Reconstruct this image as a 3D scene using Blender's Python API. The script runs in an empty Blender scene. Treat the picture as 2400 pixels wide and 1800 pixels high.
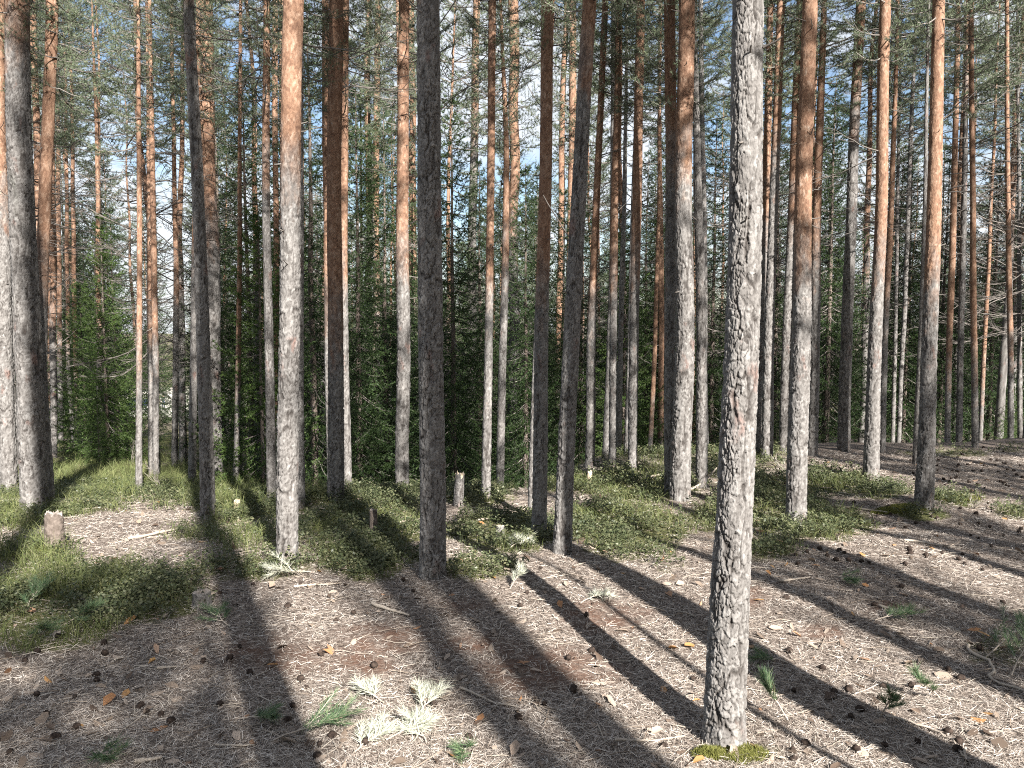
import bpy, math, random
import numpy as np
from mathutils import Vector

SEED = 11
rng = np.random.default_rng(SEED)
random.seed(SEED)
scene = bpy.context.scene
COL = scene.collection

# ------------------------------------------------------------------ camera model
F_PX, CXP, CYP = 1848.0, 1200.0, 900.0
PITCH = math.radians(4.1)
CP, SP = math.cos(PITCH), math.sin(PITCH)
CAM_Z = 2.0
SUN_AZ = math.radians(24.5)          # to the right of straight behind the viewer
SUN_EL = math.radians(33.0)
SUN_STR, SKY_STR, EXPOSURE = 5.0, .05, 1.95
TO_SUN = np.array([math.sin(SUN_AZ) * math.cos(SUN_EL), -math.cos(SUN_AZ) * math.cos(SUN_EL), math.sin(SUN_EL)])


def ray(px, py):
    xr = (px - CXP) / F_PX
    v = (CYP - py) / F_PX
    return np.array([xr, CP + v * SP, -SP + v * CP])


def at_y(px, py, Y):
    d = ray(px, py)
    t = Y / d[1]
    return np.array([d[0] * t, Y, CAM_Z + d[2] * t])


def project(x, y, z):
    zz = z - CAM_Z
    dep = np.maximum(y * CP - zz * SP, 0.05)
    return CXP + F_PX * x / dep, CYP - F_PX * (y * SP + zz * CP) / dep


def depth(p):
    return p[1] * CP - (p[2] - CAM_Z) * SP


# ------------------------------------------------------------------ numpy noise
def _hash(ix, iy, k=0):
    h = (ix.astype(np.int64) * 374761393 + iy.astype(np.int64) * 668265263 + k * 2147483647 + 1274126177) & 0xFFFFFFFF
    h = ((h ^ (h >> 13)) * 1274126177) & 0xFFFFFFFF
    h = ((h ^ (h >> 16)) * 2246822519) & 0xFFFFFFFF
    h = h ^ (h >> 15)
    return (h & 0xFFFFFF) / float(0xFFFFFF)


def vnoise(x, y, k=0):
    ix, iy = np.floor(x), np.floor(y)
    fx, fy = x - ix, y - iy
    fx = fx * fx * (3 - 2 * fx)
    fy = fy * fy * (3 - 2 * fy)
    a = _hash(ix, iy, k) * (1 - fx) + _hash(ix + 1, iy, k) * fx
    b = _hash(ix, iy + 1, k) * (1 - fx) + _hash(ix + 1, iy + 1, k) * fx
    return a * (1 - fy) + b * fy


def fbm(x, y, k=0, o=4):
    s, a, t = 0, 0.5, 0
    for i in range(o):
        s = s + a * vnoise(x * 2 ** i, y * 2 ** i, k + i * 7)
        t += a
        a *= 0.5
    return s / t


def sstep(a, b, x):
    t = np.clip((x - a) / (b - a), 0, 1)
    return t * t * (3 - 2 * t)


# ------------------------------------------------------------------ terrain
LP = ([-500, 7, 10, 12, 16, 24, 40, 60, 100, 140, 300, 3000], [0, 0, -.25, -.5, -.95, -1.95, -3.7, -5.6, -8.6, -10.2, -12, -12])
CPF = ([-500, 0, .6, 1.5, 3, 6, 12, 30, 50, 90, 130, 300, 3000], [0, 0, -.05, -.3, -.85, -1.75, -2.9, -4.6, -6, -8.4, -10, -12, -12])
RP = ([-500, 0, 1, 3, 6, 12, 27, 60, 100, 300, 3000], [0, 0, -.1, -.5, -1.1, -2.1, -3.4, -5, -7, -12, -12])
HUMP = (4.35, 8.6)


def H(x, y):
    x = np.asarray(x, float)
    y = np.asarray(y, float)
    a = x / np.maximum(y, 4.0)
    wl = 1 - sstep(-.37, -.22, a)
    wr = sstep(-.02, .12, a)
    wob = (fbm(x * .35 + 9, y * .35 + 3, 31, 2) - .5) * 1.6
    zl = np.interp(y + wob * .5, *LP)
    zc = np.interp(y - 9.3 + wob * .6, *CPF)
    zr = np.interp(y - (11.4 + 4 * np.clip(a, 0, .7)) + wob * .6, *RP)
    z = zl * wl + zr * wr + zc * (1 - wl) * (1 - wr)
    amp = .035 + .25 * sstep(14, 40, y)
    z = z + amp * (fbm(x * .55, y * .55, 5, 3) - .5) * 2
    z = z + .010 * (fbm(x * 4, y * 4, 8, 2) - .5) * 2
    z = z + .11 * np.exp(-((x + .1) / 1.7) ** 2 - ((y - 5.9) / 1.2) ** 2) - .06 * np.exp(-((x - 1.2) / 1.5) ** 2 - ((y - 4.2) / .9) ** 2)
    z = z + .09 * np.exp(-((x - 3.2) / 1.2) ** 2 - ((y - 6.6) / .9) ** 2) + .07 * np.exp(-((x + 2.6) / 1.0) ** 2 - ((y - 6.4) / .9) ** 2)
    z = z + .13 * np.exp(-((x - HUMP[0]) / .5) ** 2 - ((y - HUMP[1]) / .45) ** 2)
    return z


def hz(x, y):
    return float(H(np.array([x]), np.array([y]))[0])


def ground(px, py):
    d = ray(px, py)
    ts = np.concatenate([np.linspace(1.5, 30, 1400), np.linspace(30, 300, 1500)])
    X, Y, Z = d[0] * ts, d[1] * ts, CAM_Z + d[2] * ts
    g = H(X, Y)
    below = np.nonzero(Z < g)[0]
    i = below[0] if len(below) else len(ts) - 1
    return np.array([X[i], Y[i], g[i]])


# ------------------------------------------------------------------ mesh building
def mesh_np(name, V, faces, mat=None, attrs=None, smooth=False, mat_idx=None):
    V = np.asarray(V, np.float32)
    if not isinstance(faces, list):
        faces = [faces]
    faces = [np.asarray(f, np.int32) for f in faces if len(f)]
    me = bpy.data.meshes.new(name)
    me.vertices.add(len(V))
    me.vertices.foreach_set('co', V.ravel())
    nl = sum(f.size for f in faces)
    nf = sum(len(f) for f in faces)
    me.loops.add(nl)
    me.polygons.add(nf)
    me.loops.foreach_set('vertex_index', np.concatenate([f.ravel() for f in faces]))
    tot = np.concatenate([np.full(len(f), f.shape[1], np.int32) for f in faces])
    st = np.concatenate([[0], np.cumsum(tot)[:-1]]).astype(np.int32)
    me.polygons.foreach_set('loop_start', st)
    if smooth:
        me.polygons.foreach_set('use_smooth', np.ones(nf, bool))
    mats = mat if isinstance(mat, (list, tuple)) else [mat]
    for m in mats:
        if m:
            me.materials.append(m)
    if mat_idx is not None:
        me.polygons.foreach_set('material_index', np.asarray(mat_idx, np.int32))
    for k, a in (attrs or {}).items():
        at = me.attributes.new(k, 'FLOAT', 'POINT')
        at.data.foreach_set('value', np.asarray(a, np.float32))
    me.update(calc_edges=True)
    return me


def link(name, me, parent=None, loc=(0, 0, 0)):
    o = bpy.data.objects.new(name, me)
    COL.objects.link(o)
    o.location = loc
    if parent:
        o.parent = parent
    return o


def tag(o, label, cat, group=None, kind=None):
    if label:
        o['label'] = label
    if cat:
        o['category'] = cat
    if group:
        o['group'] = group
    if kind:
        o['kind'] = kind
    return o


def empty(name, loc, label, cat, group=None, rz=0.0):
    o = bpy.data.objects.new(name, None)
    o.empty_display_size = .2
    COL.objects.link(o)
    o.location = loc
    o.rotation_euler = (0, 0, rz)
    return tag(o, label, cat, group)


def merge(parts):
    """parts: list of (V, F) -> one (V, [F...]) with offset indices"""
    Vs, Fs, off = [], [], 0
    for V, F in parts:
        if len(V) == 0:
            continue
        Vs.append(V)
        Fs.append(F + off)
        off += len(V)
    return np.concatenate(Vs), Fs


def tubes(paths, sides=4):
    """paths: list of (pts Nx3, radii N). vectorised per equal N"""
    byn = {}
    for p, r in paths:
        byn.setdefault(len(p), []).append((p, r))
    out = []
    for n, lst in byn.items():
        P = np.array([p for p, _ in lst], float)
        R = np.array([r for _, r in lst], float)
        T = np.gradient(P, axis=1)
        T /= np.linalg.norm(T, axis=2, keepdims=True) + 1e-9
        mt = P[:, -1] - P[:, 0]
        mt /= np.linalg.norm(mt, axis=1, keepdims=True) + 1e-9
        ref = np.where(np.abs(mt[:, 2:3]) > .9, np.array([[1., 0, 0]]), np.array([[0, 0, 1.]]))
        A = np.cross(T, ref[:, None, :])
        A /= np.linalg.norm(A, axis=2, keepdims=True) + 1e-9
        B = np.cross(T, A)
        th = np.arange(sides) * 2 * math.pi / sides
        V = P[:, :, None, :] + R[:, :, None, None] * (np.cos(th)[None, None, :, None] * A[:, :, None, :] + np.sin(th)[None, None, :, None] * B[:, :, None, :])
        m = len(lst)
        base = (np.arange(m) * n * sides)[:, None, None]
        i = np.arange(n - 1)[None, :, None] * sides
        k = np.arange(sides)[None, None, :]
        k2 = (k + 1) % sides
        Fq = np.stack([base + i + k, base + i + k2, base + i + sides + k2, base + i + sides + k], -1).reshape(-1, 4)
        out.append((V.reshape(-1, 3), Fq))
    return merge(out)


def unit(v):
    return v / (np.linalg.norm(v, axis=-1, keepdims=True) + 1e-9)


def blades(C, D, L, W, curl=None):
    """flat pointed needles/blades: triangles, or two-step bent blades when curl is given"""
    n = len(C)
    S = unit(np.cross(D, rng.normal(size=(n, 3)))) * (np.asarray(W).reshape(-1, 1) * .5)
    L = np.asarray(L).reshape(-1, 1)
    if curl is None:
        V = np.stack([C - S, C + S, C + D * L], 1).reshape(-1, 3)
        return V, np.arange(n * 3).reshape(n, 3)
    M = C + D * L * .55
    T = C + D * L * .9 + curl * L
    V = np.stack([C - S, C + S, M + S * .8, M - S * .8, T], 1).reshape(-1, 3)
    b = np.arange(n)[:, None] * 5
    return V, [b + np.array([[0, 1, 2, 3]]), b + np.array([[3, 2, 4]])]


# ------------------------------------------------------------------ materials
def new_mat(name):
    m = bpy.data.materials.new(name)
    m.use_nodes = True
    nt = m.node_tree
    for n in list(nt.nodes):
        nt.nodes.remove(n)
    out = nt.nodes.new('ShaderNodeOutputMaterial')
    return m, nt, out


class NB:
    def __init__(s, nt):
        s.nt = nt

    def n(s, t, **kw):
        nd = s.nt.nodes.new(t)
        for k, v in kw.items():
            setattr(nd, k, v)
        return nd

    def l(s, a, b):
        s.nt.links.new(a, b)

    def attr(s, name):
        return s.n('ShaderNodeAttribute', attribute_name=name).outputs['Fac']

    def coord(s, scale=(1, 1, 1), kind='Object'):
        tc = s.n('ShaderNodeTexCoord')
        mp = s.n('ShaderNodeMapping')
        mp.inputs['Scale'].default_value = scale
        s.l(tc.outputs[kind], mp.inputs['Vector'])
        return mp.outputs[0]

    def noise(s, vec, scale, detail=3, rough=.6):
        nd = s.n('ShaderNodeTexNoise')
        nd.inputs['Scale'].default_value = scale
        nd.inputs['Detail'].default_value = detail
        nd.inputs['Roughness'].default_value = rough
        s.l(vec, nd.inputs['Vector'])
        return nd.outputs['Fac']

    def ramp(s, fac, stops):
        r = s.n('ShaderNodeValToRGB')
        el = r.color_ramp.elements
        while len(el) < len(stops):
            el.new(.5)
        for e, (p, c) in zip(el, stops):
            e.position = p
            e.color = (c[0], c[1], c[2], 1) if not np.isscalar(c) else (c, c, c, 1)
        s.l(fac, r.inputs[0])
        return r.outputs[0]

    def mix(s, fac, a, b, blend='MIX'):
        m = s.n('ShaderNodeMix', data_type='RGBA', blend_type=blend)
        for sock, v in ((m.inputs[0], fac), (m.inputs[6], a), (m.inputs[7], b)):
            if isinstance(v, (int, float)):
                sock.default_value = v
            elif isinstance(v, tuple):
                sock.default_value = (*v, 1)
            else:
                s.l(v, sock)
        return m.outputs[2]

    def math(s, op, a, b=None, clamp=False):
        m = s.n('ShaderNodeMath', operation=op, use_clamp=clamp)
        for i, v in enumerate((a, b)):
            if v is None:
                continue
            if isinstance(v, (int, float)):
                m.inputs[i].default_value = v
            else:
                s.l(v, m.inputs[i])
        return m.outputs[0]

    def bsdf(s, color, rough=.9, normal=None, spec=.2):
        b = s.n('ShaderNodeBsdfPrincipled')
        if isinstance(color, tuple):
            b.inputs['Base Color'].default_value = (*color, 1)
        else:
            s.l(color, b.inputs['Base Color'])
        b.inputs['Roughness'].default_value = rough
        b.inputs['Specular IOR Level'].default_value = spec
        if normal is not None:
            s.l(normal, b.inputs['Normal'])
        return b.outputs[0]

    def bump(s, h, strength=.5, dist=.01):
        b = s.n('ShaderNodeBump')
        b.inputs['Strength'].default_value = strength
        b.inputs['Distance'].default_value = dist
        s.l(h, b.inputs['Height'])
        return b.outputs[0]


def mat_bark():
    m, nt, out = new_mat('pine_bark')
    b = NB(nt)
    co = b.coord((1, 1, .45))
    up, crack, cell = b.attr('up'), b.attr('crack'), b.attr('cell')
    n1 = b.noise(co, 7, 4)
    n2 = b.noise(co, 45, 3)
    n3 = b.noise(co, 3.1, 2)
    v = b.math('ADD', b.math('MULTIPLY', cell, .55), b.math('MULTIPLY', n2, .5))
    grey = b.ramp(v, [(.2, (.085, .079, .074)), (.5, (.150, .141, .133)), (.78, (.235, .225, .214))])
    red = b.ramp(n1, [(.60, 0.0), (.70, 1.0)])
    grey = b.mix(b.math('MULTIPLY', red, .5), grey, (.19, .095, .072))
    lich = b.ramp(n3, [(.62, 0.0), (.75, 1.0)])
    grey = b.mix(b.math('MULTIPLY', lich, .35), grey, (.36, .37, .32))
    org = b.ramp(v, [(.2, (.10, .055, .037)), (.5, (.205, .120, .078)), (.72, (.28, .185, .13)), (.9, (.38, .315, .26))])
    f = b.math('ADD', up, b.math('MULTIPLY', b.math('SUBTRACT', n1, .5), 1.1), clamp=True)
    f2 = b.ramp(f, [(.3, 0.0), (.7, 1.0)])
    c = b.mix(f2, grey, org)
    c = b.mix(b.math('MULTIPLY', crack, .9), c, b.mix(f2, (.030, .025, .022), (.055, .032, .022)))  # fissures darker by nature, colour deepened to stand in for shade in the relief
    hh = b.math('ADD', b.math('MULTIPLY', n2, .6), b.noise(co, 130, 2))
    nrm = b.bump(hh, .55, .008)
    b.l(b.bsdf(c, .9, nrm), out.inputs[0])
    return m


def mat_spruce_bark():
    m, nt, out = new_mat('spruce_bark')
    b = NB(nt)
    co = b.coord((1, 1, .6))
    c = b.ramp(b.noise(co, 30, 4), [(.3, (.07, .055, .045)), (.7, (.17, .14, .12))])
    b.l(b.bsdf(c, .9, b.bump(b.noise(co, 60, 3), .6, .01)), out.inputs[0])
    return m


def mat_twig(name, c1, c2):
    m, nt, out = new_mat(name)
    b = NB(nt)
    co = b.coord((1, 1, 1))
    geo = b.n('ShaderNodeNewGeometry')
    f = b.math('ADD', b.math('MULTIPLY', geo.outputs['Random Per Island'], .6), b.math('MULTIPLY', b.noise(co, 25, 3), .5))
    c = b.ramp(f, [(.2, c1), (.8, c2)])
    b.l(b.bsdf(c, .9, b.bump(b.noise(co, 80, 2), .4, .004)), out.inputs[0])
    return m


def mat_leaf(name, stops, trans=.3, rough=.6, big=None):
    """foliage: colour varies blade to blade and clump to clump, light passes through"""
    m, nt, out = new_mat(name)
    b = NB(nt)
    geo = b.n('ShaderNodeNewGeometry')
    f = geo.outputs['Random Per Island']
    if big:
        f = b.math('ADD', b.math('MULTIPLY', f, .5), b.math('MULTIPLY', b.noise(b.coord(), big, 2), .5))
    c = b.ramp(f, stops)
    p = b.bsdf(c, rough, spec=.3)
    if trans > 0:
        t = b.n('ShaderNodeBsdfTranslucent')
        b.l(c, t.inputs[0])
        ms = b.n('ShaderNodeMixShader')
        ms.inputs[0].default_value = trans
        b.l(p, ms.inputs[1])
        b.l(t.outputs[0], ms.inputs[2])
        p = ms.outputs[0]
    b.l(p, out.inputs[0])
    return m


def mat_plain(name, c, rough=.5, spec=.5, c2=None, scale=20, metallic=0):
    m, nt, out = new_mat(name)
    b = NB(nt)
    if c2:
        col = b.ramp(b.noise(b.coord(), scale, 3), [(.3, c), (.7, c2)])
    else:
        col = b.ramp(b.noise(b.coord(), 8, 2), [(.3, tuple(x * .92 for x in c)), (.7, c)])
    s = b.bsdf(col, rough, spec=spec)
    s.node.inputs['Metallic'].default_value = metallic
    b.l(s, out.inputs[0])
    return m


def mat_ground():
    m, nt, out = new_mat('forest_floor')
    b = NB(nt)
    co = b.coord()
    green, soil, sand = b.attr('green'), b.attr('soil'), b.attr('sand')
    n_f = b.noise(co, 38, 5, .7)
    n_m = b.noise(co, 9, 4)
    n_s = b.noise(b.coord((1, 2.2, 1)), 95, 3, .7)
    vo = b.n('ShaderNodeTexVoronoi')
    vo.inputs['Scale'].default_value = 55
    b.l(co, vo.inputs['Vector'])
    flake = b.math('MULTIPLY', vo.outputs['Color'], 1.0)
    f = b.math('ADD', b.math('MULTIPLY', n_f, .55), b.math('MULTIPLY', flake, .4))
    litter = b.ramp(f, [(.22, (.035, .028, .024)), (.42, (.115, .092, .077)), (.6, (.24, .20, .17)), (.8, (.38, .335, .29))])
    soilc = b.ramp(n_s, [(.3, (.07, .043, .033)), (.6, (.145, .088, .063)), (.8, (.25, .185, .145))])
    c = b.mix(b.math('MULTIPLY', soil, b.ramp(n_m, [(.35, .2), (.6, 1.0)])), litter, soilc)
    moss = b.ramp(f, [(.25, (.035, .04, .014)), (.5, (.075, .085, .024)), (.8, (.16, .15, .06))])
    gf = b.math('ADD', green, b.math('MULTIPLY', b.math('SUBTRACT', n_m, .5), .9), clamp=True)
    c = b.mix(b.ramp(gf, [(.35, 0.0), (.65, .85)]), c, moss)
    c = b.mix(sand, c, b.ramp(n_f, [(.3, (.50, .46, .40)), (.7, (.66, .62, .56))]))
    hh = b.math('ADD', n_f, b.math('MULTIPLY', flake, .6))
    hh = b.math('ADD', hh, b.math('MULTIPLY', n_s, .5))
    b.l(b.bsdf(c, .95, b.bump(hh, .8, .02), spec=.1), out.inputs[0])
    return m


BARK = mat_bark()
SBARK = mat_spruce_bark()
DEAD = mat_twig('dead_wood', (.055, .047, .042), (.19, .172, .155))
TWIG = mat_twig('fallen_wood', (.16, .12, .09), (.42, .37, .31))
SHRUBW = mat_twig('shrub_wood', (.14, .12, .10), (.36, .33, .28))
PINE = mat_leaf('pine_needles', [(.15, (.055, .080, .048)), (.5, (.120, .152, .090)), (.85, (.20, .23, .135))], .3, .5, 1.2)
SPRUCE = mat_leaf('spruce_needles', [(.15, (.016, .034, .014)), (.5, (.034, .062, .020)), (.85, (.075, .115, .035))], .25, .55, 1.6)
SPRUCE_L = mat_leaf('young_spruce_needles', [(.15, (.030, .060, .016)), (.5, (.070, .120, .030)), (.85, (.135, .185, .055))], .35, .55, 2.0)
GRASS = mat_leaf('grass_blades', [(.1, (.05, .075, .024)), (.45, (.115, .14, .047)), (.8, (.205, .21, .092)), (.97, (.38, .35, .24))], .35, .6, 2.2)
BILB = mat_leaf('berry_leaves', [(.1, (.028, .042, .022)), (.45, (.070, .085, .040)), (.75, (.15, .155, .085)), (.95, (.26, .23, .15))], .3, .45, 3)
MOSSM = mat_leaf('moss', [(.1, (.07, .08, .018)), (.5, (.145, .15, .035)), (.9, (.26, .25, .09))], .3, .8, 6)
STRAW = mat_leaf('needle_litter', [(.03, (.05, .038, .03)), (.3, (.20, .16, .13)), (.65, (.40, .345, .295)), (.95, (.60, .55, .49))], 0, .7)
LEAFL = mat_leaf('dead_leaves', [(.1, (.08, .055, .04)), (.4, (.22, .17, .13)), (.75, (.38, .31, .25)), (.9, (.34, .17, .08)), (.98, (.42, .24, .09))], .2, .6)
CONE = mat_plain('cone_scales', (.012, .009, .008), .9, .1, (.055, .040, .032), 60)
SPRIG = mat_leaf('sprig_needles', [(.1, (.05, .10, .05)), (.5, (.10, .16, .08)), (.9, (.20, .25, .13))], .25, .45)
DRYSPRIG = mat_leaf('dry_sprig_needles', [(.1, (.30, .33, .25)), (.5, (.48, .49, .40)), (.9, (.62, .61, .52))], .25, .5)
WOODCUT = mat_plain('cut_wood', (.33, .26, .18), .85, .2, (.52, .44, .33), 18)
OLDCUT = mat_plain('weathered_cut_wood', (.16, .13, .11), .9, .2, (.30, .27, .24), 18)
GROUND = mat_ground()

# ------------------------------------------------------------------ ground sheet
# green patches as seen on the floor: (centre px, centre py, half width, half height, strength)
BLOBS = [(300, 1395, 230, 75, 1.1), (120, 1440, 200, 90, .95), (90, 1330, 170, 70, .7), (560, 1330, 200, 45, .6), (620, 1260, 260, 50, .55),
         (250, 1140, 230, 75, 1.2), (600, 1180, 160, 45, 1.2), (40, 1210, 90, 40, .8), (470, 1120, 120, 40, 1.2),
         (880, 1230, 200, 65, 1.2), (900, 1160, 180, 40, 1.2), (880, 1310, 140, 60, .95), (1180, 1240, 170, 60, 1.1), (1110, 1160, 120, 50, 1.1),
         (1120, 1330, 130, 40, .75), (1450, 1230, 180, 70, 1.1), (1480, 1290, 160, 45, .85), (1500, 1140, 180, 55, 1.1), (1330, 1130, 90, 35, 1.1),
         (1560, 1330, 80, 30, .5), (1800, 1160, 160, 50, .9), (1900, 1230, 140, 45, 1.15), (1800, 1280, 130, 40, .8), (1960, 1130, 120, 40, .95),
         (2070, 1150, 90, 25, .8), (2170, 1205, 70, 16, 1.2), (2240, 1170, 90, 24, 1.0), (1700, 1200, 120, 60, .9), (1740, 1770, 110, 40, .6),
         (2250, 1060, 200, 14, .6), (2380, 1200, 60, 22, .6), (2340, 1530, 80, 40, .5)]
SOILB = [(890, 1500, 130, 45), (860, 1560, 120, 40), (1130, 1510, 120, 30), (640, 1540, 160, 60), (1420, 1450, 120, 50), (1740, 1400, 60, 30),
         (1930, 1480, 60, 20), (2080, 1420, 60, 15), (1300, 1560, 200, 60), (1080, 1420, 80, 25)]


def green_mask(x, y, z):
    px, py = project(x, y, z)
    g = np.zeros_like(px)
    wob = (fbm(x * 1.3, y * 1.3, 41, 3) - .5)
    for cx, cy, rx, ry, s in BLOBS:
        d = ((px - cx) / rx) ** 2 + ((py - cy) / ry) ** 2
        g = np.maximum(g, s * np.clip(1.25 - d ** .8 + wob * 1.4, 0, 1))
    far = sstep(7.5, 13, y) * (.45 + 1.0 * (fbm(x * .25, y * .25, 61, 3) - .4)) * (1 - sstep(.30, .42, x / np.maximum(y, 4)) * (1 - sstep(14, 17, y)))
    g = np.maximum(g, far)
    side = np.abs(x / np.maximum(y, 1.0)) > .72
    g = np.where(side | (y < 2.2), .55 * sstep(.5, .62, fbm(x * .4, y * .4, 71, 3)), g)
    return np.clip(g, 0, 1.1)


def soil_mask(x, y, z):
    px, py = project(x, y, z)
    g = np.zeros_like(px)
    wob = (fbm(x * 2.1, y * 2.1, 43, 3) - .5)
    for cx, cy, rx, ry in SOILB:
        d = ((px - cx) / rx) ** 2 + ((py - cy) / ry) ** 2
        g = np.maximum(g, np.clip(1.2 - d + wob * 1.6, 0, 1))
    return g * (y > 1)


def axis(lo, a, b, hi, step, grow):
    mid = list(np.arange(a, b, step))
    left, right, s, v = [], [], step, a
    while v > lo:
        s *= grow
        v -= s
        left.append(v)
    s, v = step, mid[-1]
    while v < hi:
        s *= grow
        v += s
        right.append(v)
    return np.array(left[::-1] + mid + right)


def build_ground():
    xs = axis(-1500, -8, 8, 1500, .06, 1.07)
    ys = axis(-700, 1.6, 16, 1800, .055, 1.05)
    X, Y = np.meshgrid(xs, ys)
    x, y = X.ravel(), Y.ravel()
    z = H(x, y)
    nx, ny = len(xs), len(ys)
    i = (np.arange(ny - 1)[:, None] * nx + np.arange(nx - 1)[None, :]).ravel()
    Fq = np.stack([i, i + 1, i + nx + 1, i + nx], 1)
    a = x / np.maximum(y, 4)
    sand = sstep(78, 84, y) * (1 - sstep(150, 170, y)) * (1 - sstep(-.38, -.30, a))
    me = mesh_np('ground', np.stack([x, y, z], 1), Fq, GROUND,
                 {'green': green_mask(x, y, z) * (1 - sand), 'soil': soil_mask(x, y, z), 'sand': sand}, smooth=True)
    tag(link('ground', me), None, None, None, 'structure')


build_ground()


# ------------------------------------------------------------------ pine trunks
def bark_disp(theta, z, R, cu, cz, seed):
    """bark plates on a cylinder: returns (edge 0..1 plate, cell random)"""
    nu = max(5, int(round(2 * math.pi * R / cu)))
    u = theta / (2 * math.pi) * nu
    wx, wy = theta * R * 30, z * 16
    u = u + 1.1 * (vnoise(wx, wy, seed + 21) - .5) + .5 * (vnoise(wx * 2.7, wy * 2.7, seed + 22) - .5)
    w = z / cz + .9 * (vnoise(wx * 1.3, wy * 1.3, seed + 23) - .5) + .4 * (vnoise(wx * 3, wy * 3, seed + 24) - .5)
    iu, iw = np.floor(u).astype(np.int64), np.floor(w).astype(np.int64)
    f1 = np.full(u.shape, 9.)
    f2 = np.full(u.shape, 9.)
    cid = np.zeros(u.shape)
    for du in (-1, 0, 1):
        for dw in (-1, 0, 1):
            cu_, cw_ = iu + du, iw + dw
            wu = np.mod(cu_, nu)
            jx = cu_ + .15 + .7 * _hash(wu, cw_, seed)
            jy = cw_ + .1 + .8 * _hash(wu, cw_, seed + 3)
            d = np.hypot(u - jx, w - jy)
            c = _hash(wu, cw_, seed + 5)
            nearer = d < f1
            f2 = np.where(nearer, f1, np.minimum(f2, d))
            cid = np.where(nearer, c, cid)
            f1 = np.where(nearer, d, f1)
    deep = .45 + .55 * sstep(.3, .6, vnoise(theta * R * 14, z * 5, seed + 31))
    return 1 - (1 - sstep(.0, .21, f2 - f1)) * deep, cid


def trunk_mesh(pts, zg, ztop_fine, seg, dz, up_z, seed, amp=.006, plate=(.032, .062), flare=.5):
    """pts: rows (x, y, z, r) from base to tip, local to the base; zg base z. up_z=(z0,z1) grey->orange"""
    pts = np.array(pts, float)
    zf = np.arange(zg, min(ztop_fine, pts[-1, 2]), dz)
    zc = np.linspace(zf[-1], pts[-1, 2], 14)[1:] if pts[-1, 2] > zf[-1] + .05 else np.array([])
    Z = np.concatenate([zf, zc])
    ker = lambda col: np.interp(Z, pts[:, 2], pts[:, col])
    cx, cy, r = ker(0), ker(1), ker(3)
    # soften kinks and let the stem wander a little
    k = max(3, int(.5 / dz) | 1)
    if len(zf) > k * 2:
        pad = lambda a: np.convolve(np.pad(a, k // 2, mode='edge'), np.ones(k) / k, 'valid')
        n = len(zf)
        cx[:n], cy[:n], r[:n] = pad(cx[:n]), pad(cy[:n]), pad(r[:n])
    wa = np.clip((Z - zg) / 1.5, 0, 1)
    r0 = pts[0, 3]
    cx = cx + wa * r0 * .5 * (vnoise(Z * .55, Z * 0 + seed, 3) - .5)
    cy = cy + wa * r0 * .5 * (vnoise(Z * .5, Z * 0 + seed, 13) - .5)
    th = np.arange(seg) * 2 * math.pi / seg
    TH, ZZ = np.meshgrid(th, Z)
    RR = np.repeat(r[:, None], seg, 1)
    hgt = ZZ - zg
    lob = .55 + .45 * np.sin(TH * (3 + seed % 3) + seed) * np.sin(TH * 2 + seed * .7)
    RR = RR * (1 + flare * np.exp(-hgt / (1.1 * r0 + .04)) * lob)
    RR = RR * (1 + .035 * np.sin(TH * 2 + seed) + .03 * (vnoise(TH * 1.3 + seed, ZZ * 1.8, 5) - .5))
    lerp = np.clip((ZZ - up_z[0]) / max(up_z[1] - up_z[0], .01), 0, 1)
    p1, c1 = bark_disp(TH, ZZ, r0, plate[0], plate[1], seed)
    p2, c2 = bark_disp(TH, ZZ * 1.0, r0, plate[0] * .55, plate[1] * .4, seed + 50)
    A = amp * (1 - .62 * lerp)
    A = A * np.clip(RR / r0, .3, 1)
    RR = RR + A * ((p1 - .75) * 1.5 + (c1 - .5) * .9 + (p2 - .7) * .55 + (c2 - .5) * .5)
    wq = TH * r0 * 24 + 1.3 * vnoise(TH * r0 * 40, ZZ * 12, seed + 61)
    fis = (1 - sstep(.0, .075, np.abs(vnoise(wq, ZZ * 4.2, seed + 60) - .5))) * (1 - .85 * lerp)
    RR = RR - A * 1.5 * fis
    X = cx[:, None] - RR * np.sin(TH)      # the seam lies at the back
    Y = cy[:, None] + RR * np.cos(TH)
    V = np.stack([X, Y, ZZ], -1).reshape(-1, 3)
    nr = len(Z)
    i = np.arange(nr - 1)[:, None] * seg
    kk = np.arange(seg)[None, :]
    k2 = (kk + 1) % seg
    Fq = np.stack([i + kk, i + k2, i + seg + k2, i + seg + kk], -1).reshape(-1, 4)
    crack = np.clip((1 - p1) * .8 + (1 - p2) * .2 + fis * .8, 0, 1) * (1 - .45 * lerp)
    return V, Fq, {'up': lerp.ravel(), 'crack': crack.ravel(), 'cell': (c1 * .6 + c2 * .4).ravel()}


# ------------------------------------------------------------------ branches and crowns
def branch_path(p0, az, elev, L, n=8, droop=-.12, uptip=.25, wig=.06):
    t = np.linspace(0, 1, n)
    d = np.array([math.cos(az), math.sin(az), 0])
    s = np.array([-math.sin(az), math.cos(az), 0])
    side = np.cumsum(rng.normal(0, wig, n)) * L / n * 1.6
    z = L * (math.tan(elev) * t + droop * np.sin(t * math.pi) + uptip * t ** 3) + np.cumsum(rng.normal(0, wig * .6, n)) * L / n
    side[0] = 0
    z = z - z[0]
    return p0 + d * (L * t)[:, None] * math.cos(elev * .5) + s * side[:, None] + np.array([0, 0, 1.]) * z[:, None]


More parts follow.
